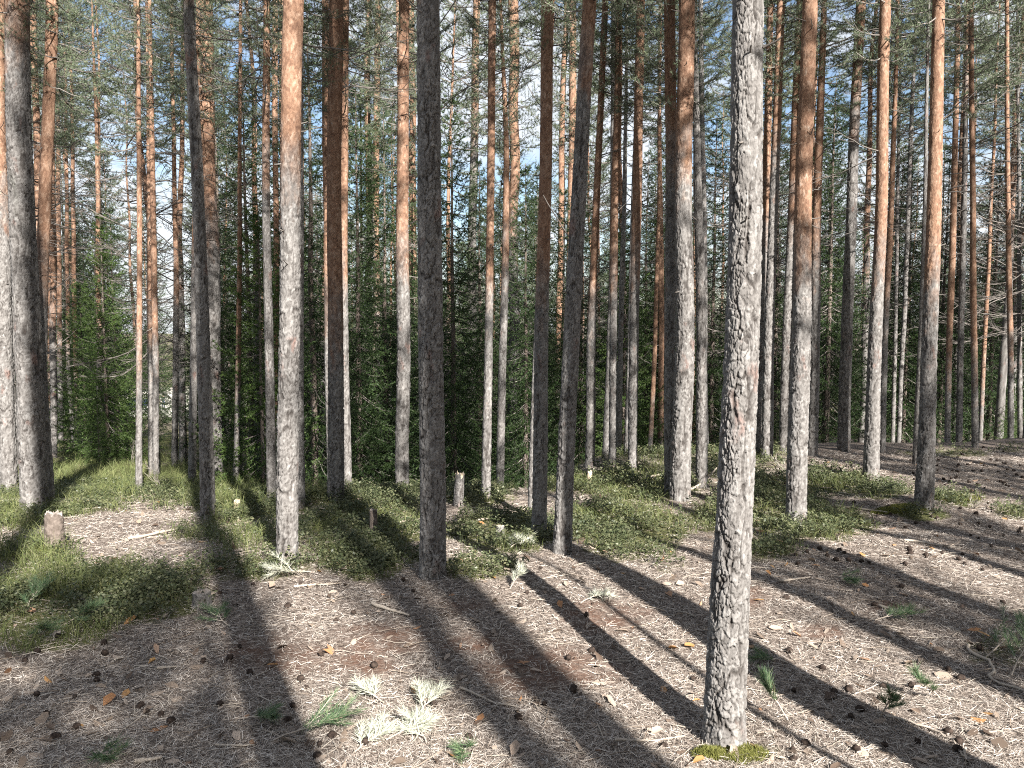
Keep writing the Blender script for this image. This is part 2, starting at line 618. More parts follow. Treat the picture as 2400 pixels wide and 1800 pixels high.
def sub_branches(P, L, n, frac0=.3, ratio=.35, npt=4, spread=.9):
    out = []
    T = unit(np.gradient(P, axis=0))
    for j in range(n):
        f = frac0 + (1 - frac0) * (j + rng.random()) / n
        x = f * (len(P) - 1)
        i = min(int(x), len(P) - 2)
        p = P[i] + (P[i + 1] - P[i]) * (x - i)
        t = T[i]
        sgn = 1 if j % 2 else -1
        side = unit(np.cross(t, [0, 0, 1.])) * sgn
        d = unit(t * .75 + side * spread + np.array([0, 0, rng.normal(.05, .25)]))
        l = L * ratio * (1.15 - .6 * f) * rng.uniform(.6, 1.2)
        tt = np.linspace(0, 1, npt)[:, None]
        Q = p + d * tt * l + t * tt ** 2 * l * .25 + np.array([0, 0, 1.]) * (tt ** 2) * l * rng.normal(.08, .12)
        out.append((Q, l))
    return out


def dead_set(trunk_at, z0, z1, n, L, thick=.011, azs=None):
    """dead side branches: list of tube paths with side twigs"""
    paths = []
    for k in range(n):
        z = rng.uniform(z0, z1)
        c, r = trunk_at(z)
        az = rng.uniform(0, 2 * math.pi) if azs is None else azs[k % len(azs)] + rng.normal(0, .35)
        l = L * rng.uniform(.35, 1.15) if rng.random() < .8 else L * .15
        el = rng.normal(-.02, .28)
        P = branch_path(np.array([c[0], c[1], z]) + np.array([math.cos(az), math.sin(az), 0]) * r * .8, az, el, l, 8, rng.normal(-.03, .1), rng.normal(.08, .16), .11)
        th = thick * (.6 + .5 * l / max(L, .1))
        paths.append((P, np.linspace(th, th * .28, 8)))
        if l > .35:
            for Q, ql in sub_branches(P, l, int(3 + l * 4), .2, .38, 4, .8):
                paths.append((Q, np.linspace(th * .42, th * .15, 4)))
                if ql > .22:
                    for W, wl in sub_branches(Q, ql, 3, .3, .45, 4, .8):
                        paths.append((W, np.linspace(th * .22, th * .1, 4)))
    return paths


def gen_pine(seed, Ht, cb, R, dead_n, tuft=17):
    """a background pine: returns trunk, branches, crown meshes standing on z=0"""
    global rng
    rng = np.random.default_rng(seed)
    r0 = Ht * .0062
    lean = rng.normal(0, .012, 2)
    wob = rng.normal(0, .05, (5, 2))
    zs = np.linspace(-.6, Ht, 9)
    pts = []
    for k, z in enumerate(zs):
        w = wob[k % 5] if k > 1 else (0, 0)
        pts.append((lean[0] * z + w[0], lean[1] * z + w[1], z, r0 * (1 - .86 * max(z, 0) / Ht)))
    V, Fq, at = trunk_mesh(pts, -.6, Ht * .62, 14, .16, (Ht * .16, Ht * .50), seed, .005, (.05, .12), .2)
    tr = mesh_np('trunk', V, Fq, BARK, at, smooth=True)
    pa = np.array(pts)
    t_at = lambda z: (np.array([np.interp(z, pa[:, 2], pa[:, 0]), np.interp(z, pa[:, 2], pa[:, 1])]), np.interp(z, pa[:, 2], pa[:, 3]))
    paths = dead_set(t_at, Ht * .16, Ht * cb + .8, dead_n, R * .95, .018)
    tc, td = [], []
    z = Ht * cb
    while z < Ht - .25:
        t = (z - Ht * cb) / (Ht * (1 - cb))
        prof = (.55 + .9 * t) if t < .35 else (1.0 - .82 * ((t - .35) / .65) ** 1.3)
        nb = rng.integers(3, 6)
        a0 = rng.uniform(0, 6.28)
        for k in range(nb):
            az = a0 + k * 6.283 / nb + rng.normal(0, .3)
            L = R * prof * rng.uniform(.6, 1.2)
            c, r = t_at(z)
            el = math.radians(-6 + 48 * t + rng.normal(0, 9))
            P = branch_path(np.array([c[0], c[1], z + rng.normal(0, .08)]), az, el, L, 8, -.05, .18, .07)
            th = .013 + .015 * L / R
            paths.append((P, np.linspace(th, th * .3, 8)))
            subs = sub_branches(P, L, int(4 + 6 * L), .35, .40, 4, .85)
            for Q, ql in subs:
                paths.append((Q, np.linspace(th * .35, th * .15, 4)))
                m = max(3, int(ql / .085))
                f = np.linspace(.25, 1.0, m)
                for ff in f:
                    x = ff * 3
                    i = min(int(x), 2)
                    tc.append(Q[i] + (Q[i + 1] - Q[i]) * (x - i))
                    td.append(unit(Q[-1] - Q[0]))
            tc.append(P[-1])
            td.append(unit(P[-1] - P[-2]))
        z += rng.uniform(.5, 1.0)
    V, Fs = tubes(paths, 3)
    br = mesh_np('branches', V, Fs, DEAD, smooth=True)
    tc, td = np.array(tc), np.array(td)
    n = len(tc)
    C = np.repeat(tc, tuft, 0) + rng.normal(0, .012, (n * tuft, 3))
    D = unit(np.repeat(td, tuft, 0) * .75 + rng.normal(0, .62, (n * tuft, 3)) + np.array([0, 0, .12]))
    Vn, Fn = blades(C, D, rng.uniform(.065, .125, n * tuft), rng.uniform(.008, .014, n * tuft))
    cr = mesh_np('crown', Vn, Fn, PINE)
    return tr, br, cr


def gen_spruce(seed, Ht, R, mat, low=.02, droop=.25, tuft=11, step=.2):
    global rng
    rng = np.random.default_rng(seed)
    r0 = Ht * .0085
    pts = [(0, 0, -.6, r0), (0, 0, Ht * .5, r0 * .55), (0, 0, Ht, .008)]
    V, Fq, at = trunk_mesh(pts, -.6, Ht * .5, 12, .16, (90, 99), seed, .003, (.03, .05), .15)
    tr = mesh_np('trunk', V, Fq, SBARK, at, smooth=True)
    paths, tc, td = [], [], []
    z = Ht * low + .2
    while z < Ht - .08:
        t = z / Ht
        nb = rng.integers(4, 7)
        a0 = rng.uniform(0, 6.28)
        for k in range(nb):
            az = a0 + k * 6.283 / nb + rng.normal(0, .25)
            L = R * (1 - t) ** .75 * rng.uniform(.6, 1.15) + .08
            el = math.radians(-22 + 55 * t + rng.normal(0, 6))
            P = branch_path(np.array([0, 0, z + rng.normal(0, .05)]), az, el, L, 8, -droop * .35, .22, .05)
            th = .006 + .007 * L
            paths.append((P, np.linspace(th, th * .3, 8)))
            for Q, ql in sub_branches(P, L, int(4 + 9 * L), .12, .42, 4, 1.0):
                Q = Q - np.array([0, 0, 1.]) * (np.linspace(0, 1, 4) ** 1.5)[:, None] * ql * droop * rng.uniform(.5, 1.6)
                m = max(3, int(ql / .05))
                for ff in np.linspace(.05, 1.0, m):
                    x = ff * 3
                    i = min(int(x), 2)
                    tc.append(Q[i] + (Q[i + 1] - Q[i]) * (x - i))
                    td.append(unit(Q[i + 1] - Q[i]))
            for ff in np.linspace(.3, 1, max(4, int(L / .06))):
                x = ff * 7
                i = min(int(x), 6)
                tc.append(P[i] + (P[i + 1] - P[i]) * (x - i))
                td.append(unit(P[i + 1] - P[i]))
        z += step * rng.uniform(.8, 1.2)
    V, Fs = tubes(paths, 3)
    br = mesh_np('branches', V, Fs, DEAD, smooth=True)
    tc, td = np.array(tc), np.array(td)
    n = len(tc)
    k = max(5, int(tuft * .8))
    C = np.repeat(tc, k, 0) + rng.normal(0, .008, (n * k, 3))
    D = unit(np.repeat(td, k, 0) * .8 + rng.normal(0, .5, (n * k, 3)))
    Vn, Fn = blades(C, D, rng.uniform(.035, .065, n * k), rng.uniform(.009, .016, n * k))
    cr = mesh_np('crown', Vn, Fn, mat)
    return tr, br, cr


PINES = [gen_pine(101, 17.0, .52, 1.9, 64), gen_pine(102, 15.5, .46, 1.7, 76), gen_pine(103, 18.0, .55, 2.0, 60),
         gen_pine(104, 14.0, .42, 1.6, 76), gen_pine(105, 17.0, .55, 1.7, 76)]
#PH [17.5, 16.0, 18.5, 15.0, 17.0]
#PC [.50, .46, .55, .42, .58]
SPR_YOUNG = [gen_spruce(201, 6.5, 1.25, SPRUCE_L, .03, .35), gen_spruce(202, 5.0, 1.05, SPRUCE_L, .03, .3)]
SPR_DARK = [gen_spruce(203, 9.5, 1.55, SPRUCE, .05, .5, 10, .26), gen_spruce(204, 12.0, 1.8, SPRUCE, .10, .6, 10, .32)]
rng = np.random.default_rng(77)


def place_tree(name, meshes, x, y, s, rz, label, cat, group, zs=None):
    e = empty(name, (x, y, hz(x, y)), label, cat, group, rz)
    e.scale = (s, s, s * (zs or 1))
    for nm, me in zip(('trunk', 'branches', 'crown'), meshes):
        link(nm, me, e)
    return e


def gen_top(seed, cb, R, Ht=17.0, tuft=9):
    """crown of a near pine (above the frame): branches and needles about a vertical axis"""
    global rng
    rng = np.random.default_rng(seed)
    paths, tc, td = [], [], []
    z = Ht * cb
    while z < Ht - .25:
        t = (z - Ht * cb) / (Ht * (1 - cb))
        prof = (.55 + .9 * t) if t < .35 else (1.0 - .82 * ((t - .35) / .65) ** 1.3)
        nb = rng.integers(3, 6)
        a0 = rng.uniform(0, 6.28)
        for k in range(nb):
            az = a0 + k * 6.283 / nb + rng.normal(0, .3)
            L = R * prof * rng.uniform(.6, 1.2)
            P = branch_path(np.array([0, 0, z + rng.normal(0, .08)]), az, math.radians(-6 + 48 * t + rng.normal(0, 9)), L, 8, -.05, .18, .07)
            th = .010 + .012 * L / R
            paths.append((P, np.linspace(th, th * .3, 8)))
            for Q, ql in sub_branches(P, L, int(4 + 5 * L), .3, .42, 4, .85):
                paths.append((Q, np.linspace(th * .35, th * .15, 4)))
                m = max(3, int(ql / .085))
                for ff in np.linspace(.25, 1.0, m):
                    x = ff * 3
                    i = min(int(x), 2)
                    tc.append(Q[i] + (Q[i + 1] - Q[i]) * (x - i))
                    td.append(unit(Q[-1] - Q[0]))
            tc.append(P[-1])
            td.append(unit(P[-1] - P[-2]))
        z += rng.uniform(.32, .5)
    V, Fs = tubes(paths, 3)
    br = mesh_np('branches', V, Fs, DEAD, smooth=True)
    tc, td = np.array(tc), np.array(td)
    n = len(tc)
    C = np.repeat(tc, tuft, 0) + rng.normal(0, .012, (n * tuft, 3))
    D = unit(np.repeat(td, tuft, 0) * .75 + rng.normal(0, .62, (n * tuft, 3)) + np.array([0, 0, .12]))
    Vn, Fn = blades(C, D, rng.uniform(.065, .125, n * tuft), rng.uniform(.008, .014, n * tuft))
    return br, mesh_np('crown', Vn, Fn, PINE)


# named pines: (label, [(px, py, width px), ...] base first, Y metres or 0 = where the ray meets the floor, orange-from py, dead branches)
# dead branches: (count, from py, to py, length m)
T = [
 ("pine with its left edge cut off by the photo's left border", [(22, 1153, 36), (8, 600, 33), (-8, 0, 30)], 0, 560, None),
 ("thin pale orange pine in the gap between the two leftmost thick pines", [(55, 1150, 9), (31, 600, 9), (20, 0, 8)], 24, 1000, (8, 100, 700, 1.2)),
 ("thick pale pine, second from the left edge, its foot half in dark shade", [(84, 1198, 56), (59, 600, 52), (42, 0, 49)], 0, 170, None),
 ("dark flaky pine standing close behind the right side of the thick pale pine", [(112, 1186, 30), (97, 900, 28), (99, 600, 26), (121, 0, 25)], 9.6, 760, (9, -250, 640, 1.5)),
 ("slim dark pine with side branches, mostly hidden behind the thick pale pine at left", [(96, 1100, 15), (88, 500, 15), (76, 0, 13)], 17, 650, (14, -100, 560, 1.6)),
 ("thin pale stem right beside the dark flaky pine at left", [(116, 1030, 9), (118, 600, 9), (120, 250, 8), (121, -200, 7)], 30, 1000, (12, 250, 900, 1.3)),
 ("leaning pale pine with a shaded foot, near left, behind the dark flaky pine", [(126, 1073, 15), (124, 600, 13), (121, 100, 11)], 0, 850, (12, 200, 850, 1.3)),
 ("white sunlit slim pine left of the light green young spruce", [(143, 1035, 11), (138, 600, 11), (134, 200, 9)], 0, 900, (20, 300, 950, 1.0)),
 ("slightly bent thin pine at the left edge of the young spruce foliage", [(173, 1048, 10), (160, 850, 9), (157, 600, 9), (155, 250, 7)], 0, 900, (8, 250, 800, 1.0)),
 ("pale thin pine with a sunlit foot behind the young spruce foliage", [(186, 1050, 11), (178, 850, 11), (172, 600, 10), (168, 250, 8)], 0, 1000, (8, 250, 800, 1.0)),
 ("slim orange topped pine in front of the light green young spruce", [(236, 1077, 13), (233, 800, 11), (229, 500, 10), (226, 300, 8)], 0, 900, (14, 150, 620, 1.2)),
 ("very slim cream pine in the sunlit grass, twigs all along its top", [(326, 1155, 15), (326, 800, 12.5), (325, 600, 12), (324, 300, 10), (323, 0, 8)], 0, 950, (34, -60, 520, .75)),
 ("left stem of the reddish pair right of the very slim cream pine", [(353, 1112, 11), (350, 600, 10), (347, 330, 8), (345, 0, 6)], 0, 900, (14, 200, 800, .9)),
 ("right stem of the reddish pair right of the very slim cream pine", [(366, 1127, 13), (362, 600, 13), (357, 330, 11), (352, 0, 8)], 0, 900, (16, 200, 800, .9)),
 ("reddish slim pine midway between the reddish pair and the dark forked looking pair", [(409, 1093, 14), (413, 700, 12), (413, 600, 11), (406, 360, 9), (402, 0, 8)], 0, 800, (18, 150, 720, 1.1)),
 ("half white half dark pine just left of the thick dark grey pine", [(451, 1139, 18), (455, 800, 16), (462, 300, 13), (466, 0, 11)], 0, 700, None),
 ("tall dark grey pine leaning left, crossing in front of a sunlit pine", [(487, 1213, 34), (480, 900, 31), (471, 600, 28), (457, 250, 26), (446, 0, 25)], 0, 80, None),
 ("sunlit orange brown pine overlapped by the tall dark grey leaning pine", [(504, 1133, 40), (498, 800, 38), (491, 500, 37), (485, 0, 36)], 0, 620, None),
 ("white based slim pine beside drooping light green spruce twigs", [(553, 1139, 14), (556, 900, 13), (560, 600, 11), (562, 300, 9), (566, 0, 8)], 0, 1000, (24, 40, 600, 1.3)),
 ("dark shaded slim pine close to the left of the thick white lit pine", [(637, 1150, 22), (630, 800, 20), (626, 500, 18), (624, 250, 17), (625, 0, 16)], 9.4, 520, (16, -60, 330, 1.9)),
 ("thin orange pine hidden behind the left edge of the thick white lit pine", [(651, 1120, 14), (648, 600, 13), (645, 0, 12)], 17, 1100, None),
 ("second thin orange pine squeezed behind the left edge of the thick white lit pine", [(664, 1120, 13), (661, 600, 12), (661, 0, 11)], 18, 1100, None),
 ("thick pine with a brilliantly white lit foot, left of centre", [(673, 1318, 47), (676, 1100, 47), (679, 900, 45), (683, 600, 43), (690, 0, 45)], 0, 520, None),
 ("grey pine peeking out behind the right edge of the thick white lit pine", [(702, 1190, 27), (701, 900, 25), (701, 600, 22), (699, 0, 18)], 0, None, None),
 ("slim sunlit pine touching the left side of a dark red brown pine", [(775, 1130, 16), (765, 600, 15), (762, 0, 16)], 11.5, 820, None),
 ("dark foot red brown pine between the white lit pine and the dark middle pine", [(787, 1170, 38), (785, 800, 36), (785, 500, 34), (786, 0, 33)], 0, 860, None),
 ("orange pine whose lower half is white, right of the red brown pine", [(813, 1147, 23), (808, 900, 22), (805, 600, 20), (808, 300, 20), (810, 0, 20)], 0, 760, (7, -50, 500, 1.0)),
 ("left one of the twin dark footed slim pines left of the sunlit pine", [(866, 1136, 18), (865, 900, 17), (864, 600, 15), (863, 300, 15), (863, 0, 13)], 0, 800, (7, -50, 300, 1.2)),
 ("right one of the twin dark footed slim pines left of the sunlit pine", [(885, 1141, 19), (884, 900, 18), (883, 600, 15), (884, 300, 15), (885, 0, 14)], 0, 800, (6, -50, 350, 1.2)),
 ("thin orange pine peeping out left behind the straight sunlit pine", [(940, 1120, 12), (937, 600, 11), (934, 0, 10)], 17, 1000, (6, 0, 400, 1.2)),
 ("straight pale sunlit pine just left of the dark middle pine", [(943, 1151, 31), (944, 900, 30), (943, 600, 29), (946, 300, 26), (949, 0, 24)], 0, 720, None),
 ("slim brown pine between the straight sunlit pine and the dark middle pine", [(976, 1137, 20), (972, 800, 18), (968, 600, 17), (966, 0, 13)], 0, 800, (6, -50, 300, 1.1)),
 ("thick dark plated pine in full shade, near the middle", [(1014, 1352, 58), (1015, 1200, 57), (1013, 1000, 56), (1008, 600, 54), (1005, 300, 52), (1002, 0, 51)], 0, 60, None),
 ("grey pine with curved branch shadows on it, right of the dark middle pine", [(1102, 1131, 24), (1104, 900, 22), (1107, 600, 20), (1112, 300, 18), (1118, 0, 16)], 0, 400, (34, -200, 520, 1.8)),
 ("pale pine with a lit foot in the berry plants, right of the tall broken stump", [(1140, 1168, 23), (1143, 900, 20), (1147, 600, 18), (1151, 300, 18), (1154, 0, 18)], 0, 800, None),
 ("reddish white pine behind the slim pair, forking into bare branches above", [(1171, 1122, 19), (1178, 800, 18), (1183, 600, 17), (1185, 350, 14), (1180, 150, 9), (1172, -60, 6)], 12, 720, (22, 20, 480, 1.7)),
 ("brown slim pine with a dark foot, between the pale pine and the dark pair", [(1198, 1132, 27), (1203, 800, 25), (1205, 600, 24), (1206, 300, 24), (1205, 0, 25)], 0, 640, None),
 ("narrow lit pine hugging the left of the dark crossed pair", [(1245, 1238, 19), (1252, 900, 17), (1266, 600, 17), (1294, 0, 16)], 8.2, 700, None),
 ("left dark trunk of the pair standing close together at centre right", [(1263, 1258, 35), (1267, 1000, 33), (1272, 700, 31), (1276, 400, 29), (1281, 0, 28)], 0, 780, None),
 ("slim orange pine seen between the two trunks of the dark pair", [(1309, 1096, 20), (1314, 700, 17), (1317, 400, 14), (1326, 0, 12)], 0, 1000, (8, 0, 560, 1.2)),
 ("straight tan pine passing behind the top of the right dark trunk", [(1328, 1092, 20), (1334, 600, 17), (1340, 300, 17), (1340, 0, 16)], 0, 750, None),
 ("right dark leaning trunk of the pair, plated bark down to a half lit foot", [(1318, 1297, 42), (1326, 1150, 39), (1337, 950, 37), (1347, 750, 36), (1356, 550, 34), (1370, 250, 32), (1382, 0, 31)], 0, 240, None),
 ("pale leaning pine with a white patch, right of the dark leaning trunk", [(1382, 1094, 22), (1388, 800, 20), (1394, 600, 17), (1405, 300, 15), (1417, 0, 14)], 0, 800, (5, 0, 500, 1.2)),
 ("narrow white lit pine at the crest beside a dark foot", [(1419, 1086, 15), (1427, 850, 14), (1433, 600, 12), (1440, 0, 11)], 12.3, None, None),
 ("red brown pine with a dark foot right of the narrow white lit pine", [(1435, 1091, 18), (1440, 600, 19), (1446, 300, 18), (1450, 0, 16)], 0, 760, None),
 ("dark thin pine between the two dark footed brown pines right of centre", [(1449, 1080, 14), (1455, 800, 13), (1462, 500, 11), (1468, 200, 8)], 16, None, (8, 200, 700, 1.1)),
 ("light edged slim stem close behind the brown pine right of centre", [(1469, 1098, 14), (1477, 800, 13), (1485, 500, 11), (1495, 0, 9)], 12.6, None, None),
 ("brown pine with a dark foot and a pale scar, right of centre", [(1483, 1101, 21), (1486, 800, 22), (1489, 600, 22), (1496, 300, 21), (1503, 0, 20)], 0, 720, None),
 ("thin dark stem leaning toward the bright orange pine", [(1522, 1082, 11), (1535, 800, 10), (1543, 500, 8), (1548, 200, 6)], 18, 1100, (5, 100, 500, 1.0)),
 ("bright orange slim pine with twigs, low between the trunks right of centre", [(1547, 1086, 13), (1550, 800, 13), (1549, 600, 13), (1547, 350, 10), (1546, 120, 7)], 19, 1150, (22, 120, 560, 1.0)),
 ("dark brown pine overlapping the left of the thick red tinted pine", [(1571, 1150, 25), (1571, 900, 24), (1572, 600, 25), (1572, 300, 25), (1571, 0, 25)], 9.4, 480, None),
 ("thick red tinted pine with a grey foot, left of the nearest pine", [(1594, 1171, 47), (1598, 1000, 44), (1603, 700, 39), (1606, 400, 37), (1608, 0, 36)], 0, 500, None),
 ("thin orange stem between the thick red tinted pine and its white neighbour", [(1622, 1088, 9), (1626, 800, 8), (1629, 400, 7), (1631, 0, 6)], 24, 1200, None),
 ("smooth white pine leaning left, behind the thick red tinted pine", [(1644, 1142, 28), (1642, 900, 25), (1641, 600, 22), (1636, 300, 16), (1630, 0, 11)], 0, None, None),
 ("dark twiggy pine behind the white pine, left of the nearest pine", [(1655, 1080, 13), (1650, 600, 13), (1646, 300, 12), (1643, 0, 11)], 17, None, (26, -100, 520, 1.5)),
 ("nearest pine, big grey plated trunk lit on its right side", [(1696, 1738, 96), (1700, 1600, 92), (1707, 1400, 89), (1714, 1200, 83), (1726, 900, 79), (1741, 600, 76), (1752, 300, 73), (1762, 0, 70)], 0, None, None),
 ("orange pine emerging behind the right edge of the nearest pine", [(1774, 1064, 23), (1783, 800, 21), (1789, 600, 20), (1797, 300, 17), (1806, 0, 14)], 0, 640, (5, 150, 560, .5)),
 ("tall pine with a white lit top just right of the nearest pine", [(1797, 1073, 27), (1805, 800, 23), (1810, 600, 20), (1819, 300, 19), (1828, 0, 18)], 0, 450, None),
 ("reddish pine leaning right, between the white topped and the flaky orange pine", [(1837, 1057, 22), (1846, 800, 21), (1853, 600, 21), (1864, 300, 19), (1874, 0, 16)], 0, 620, None),
 ("flaky orange pine with a pale grey plated foot in the grass", [(1866, 1231, 45), (1870, 1050, 43), (1876, 800, 39), (1883, 600, 37), (1895, 300, 34), (1906, 0, 32)], 0, 720, None),
 ("orange branchy pine close behind the flaky orange pine", [(1903, 1068, 24), (1909, 800, 22), (1915, 600, 20), (1924, 300, 17), (1934, 0, 12)], 0, 700, (20, -150, 520, 1.6)),
 ("dark grey pine with a wide foot and a sunlit orange top", [(1978, 1056, 28), (1984, 800, 25), (1989, 600, 24), (2002, 300, 22), (2017, 0, 21)], 0, 330, (4, 50, 500, 1.2)),
 ("glowing orange pine with a brilliantly lit foot on the rise", [(2041, 1123, 36), (2047, 900, 31), (2058, 600, 27), (2066, 300, 26), (2078, 0, 25)], 0, 720, (4, 100, 500, 1.2)),
 ("slim reddish pine with dark branches right of the glowing orange pine", [(2068, 1061, 15), (2074, 800, 14), (2087, 500, 13), (2098, 250, 10), (2105, 0, 8)], 0, 800, (26, -100, 560, 1.5)),
 ("thin white stem low behind the slope right of the glowing orange pine", [(2092, 1058, 10), (2098, 800, 9), (2103, 500, 8), (2108, 200, 6)], 22, None, (8, 250, 800, 1.0)),
 ("dark leaning stem low behind the slope left of the big right hand pine", [(2105, 1057, 11), (2116, 800, 11), (2127, 550, 10), (2140, 200, 8)], 21, None, (14, 150, 700, 1.2)),
 ("very thin dark stem right of the dark leaning stem on the slope", [(2127, 1057, 6), (2130, 800, 5), (2134, 550, 5), (2140, 250, 4)], 24, None, (6, 250, 700, .9)),
 ("slim grey stem joined to the left side of the big right hand pine", [(2147, 1088, 16), (2157, 800, 12), (2164, 600, 10), (2172, 300, 8), (2180, 0, 6)], 0, None, None),
 ("big right hand pine, orange above and dark grey below, on the bare slope", [(2164, 1187, 40), (2171, 1000, 34), (2180, 800, 32), (2187, 600, 31), (2194, 300, 28), (2201, 0, 25)], 0, 760, None),
 ("reddish pine on the crest, right of the big right hand pine", [(2220, 1046, 12), (2226, 800, 13), (2233, 600, 14), (2240, 300, 12), (2246, 0, 10)], 15.5, 950, (16, 150, 640, 1.5)),
 ("dark grey pine on the crest left of the yellow lit pine", [(2247, 1046, 14), (2253, 800, 13), (2258, 600, 13), (2262, 300, 11), (2267, 0, 9)], 15.5, 300, (16, 100, 640, 1.5)),
 ("yellow lit pine on the crest with long thin branches", [(2285, 1049, 15), (2283, 800, 14), (2280, 600, 13), (2278, 300, 12), (2276, 0, 11)], 0, 950, (26, -250, 520, 2.0)),
 ("thin orange stem leaning right on the crest beside the yellow lit pine", [(2297, 1042, 10), (2304, 850, 10), (2318, 620, 9), (2326, 400, 7)], 19, 1000, (16, 300, 760, 1.2)),
 ("pale straight pine second from the photo's right border", [(2368, 1036, 13), (2366, 800, 13), (2364, 600, 12), (2362, 300, 10), (2360, 0, 9)], 16.5, 900, (14, 100, 640, 1.2)),
 ("dark thin pine at the photo's right border", [(2391, 1036, 11), (2389, 600, 9), (2387, 200, 7), (2386, 0, 6)], 18, None, (12, 200, 700, 1.2)),
]
DENSE = [gen_top(311, .55, 1.9, 17.0, 24), gen_top(312, .6, 1.7, 17.0, 26), gen_top(313, .52, 1.8, 17.0, 24)]  # denser crowns deepen the shade of the added pines
TOPS = [gen_top(301, .55, 1.9), gen_top(302, .6, 1.6), gen_top(303, .52, 1.7)]
_V, _F, _A = trunk_mesh([(0, 0, -.6, .106), (0, 0, 0, .105), (0, 0, 9, .075), (0, 0, 17, .012)], -.6, 10, 16, .15, (3, 6), 5, .005, (.04, .09), .3)
STRAIGHT = mesh_np('trunk', _V, _F, BARK, _A, smooth=True)
rng = np.random.default_rng(78)


F_IDX = [i for i, t in enumerate(T) if t[0].startswith('nearest')][0]
MID_IDX = [i for i, t in enumerate(T) if t[0].startswith('thick dark plated')][0]


def named_tree(idx, label, pts, Y, oy, br):
    px0, py0, w0 = pts[0]
    if Y == 0:
        g = ground(px0, py0)
        Y = g[1]
        zg = g[2]
    else:
        zg = None
    rows = []
    for px, py, w in pts:
        p = at_y(px, py, Y)
        rows.append([p[0], 0.0, p[2], .5 * w * depth(p) / F_PX])
    x0 = rows[0][0]
    if zg is None:
        zg = hz(x0, Y)
    # continue the stem down to the floor where its foot is hidden, and a little into it
    sl = (rows[1][0] - rows[0][0]) / (rows[1][2] - rows[0][2])
    if rows[0][2] > zg + .02:
        x0 = rows[0][0] + sl * (zg - rows[0][2])
        zg = hz(x0, Y)
        rows.insert(0, [x0, 0, zg, rows[0][3] * 1.05])
    rows.insert(0, [rows[0][0] - sl * .25, 0, zg - .25, rows[0][3] * 1.02])
    zt = rows[-1][2]
    ztop = at_y(px0, -25, Y)[2]
    r0 = rows[1][3]
    Ht = max(min(max(34 * 2 * r0 + 3.5, 8.5), 11), ztop + 3.0 - zg, zt - zg + 2.0)
    sl2 = (rows[-1][0] - rows[-2][0]) / (rows[-1][2] - rows[-2][2])
    xt = rows[-1][0] + sl2 * .5
    rt = rows[-1][3]
    rows.append([xt, 0, zt + .8, rt * .96])
    rows.append([xt, 0, zg + Ht * .75, rt * .5])
    rows.append([xt, 0, zg + Ht, .012])
    base = np.array([x0, Y, zg])
    loc = [(a - x0, b, c - zg, r) for a, b, c, r in rows]
    seg = int(np.clip(w0 * 1.55, 16, 150))
    dz = max(.0055, Y / 788 * 1.15)
    z_at = lambda py: at_y(px0, py, Y)[2] - zg
    upz = (90, 99) if oy is None else (z_at(oy + 120), z_at(oy - 330))
    amp = float(np.clip(r0 * .075, .0025, .0078))
    V, Fq, at = trunk_mesh(loc, -.25, ztop - zg, seg, dz, upz, idx * 7 + 1, amp, (.030, .052) if w0 > 30 else (.028, .055))
    e = empty('pine_tree', base, label, 'pine tree', 'pines of the near stand')
    link('trunk', mesh_np('trunk', V, Fq, BARK, at, smooth=True), e)
    la = np.array(loc)
    t_at = lambda z: (np.array([np.interp(z, la[:, 2], la[:, 0]), 0.0]), float(np.interp(z, la[:, 2], la[:, 3])))
    main_n = 8
    if br:
        n, y0, y1, L = br
        paths = dead_set(t_at, z_at(y1), min(z_at(y0), Ht - .5), n, L, .010 if L > .8 else .006)
    else:
        z0, z1 = z_at(700), z_at(-50)
        paths = []
        for k in range(13):
            z = rng.uniform(z0, z1)
            c, r = t_at(z)
            az = rng.uniform(0, 6.28)
            l = rng.uniform(.025, .1) if rng.random() < .88 else rng.uniform(.12, .35)
            P = branch_path(np.array([c[0], c[1], z]) + np.array([math.cos(az), math.sin(az), 0]) * r * .8, az, rng.normal(.2, .3), l, 8, 0, .1, .1)
            paths.append((P, np.linspace(.006, .004, 8)))
    # every dead branch with its side twigs is a part of its own
    cur = []
    for q in paths + [None]:
        if q is None or len(q[0]) == main_n:
            if cur:
                V, Fs = tubes(cur, 4)
                link('dead_branch', mesh_np('dead_branch', V, Fs, DEAD, smooth=True), e)
            cur = []
        if q is not None:
            cur.append(q)
    bm, cm = TOPS[idx % 3]
    s = Ht / 17.0
    for nm, me in (('branches', bm), ('crown', cm)):
        o = link(nm, me, e, (xt - x0, 0, 0))
        q = .3 if idx in (F_IDX, MID_IDX) else .75
        o.scale = (s * q, s * q, s)
        o.rotation_euler = (0, 0, idx * 2.4)
    return e


for i, (label, pts, Y, oy, br) in enumerate(T):
    named_tree(i, label, pts, Y, oy, br)


# ------------------------------------------------------------------ spruces (stem foot px, Y, kind, scale)
def spruce(px, Y, proto, s, label, zs=1.0):
    x = at_y(px, 900, Y)[0]
    place_tree('spruce_tree', proto, x, Y, s, px * .7, label, 'spruce tree', 'spruces under the pines', zs)


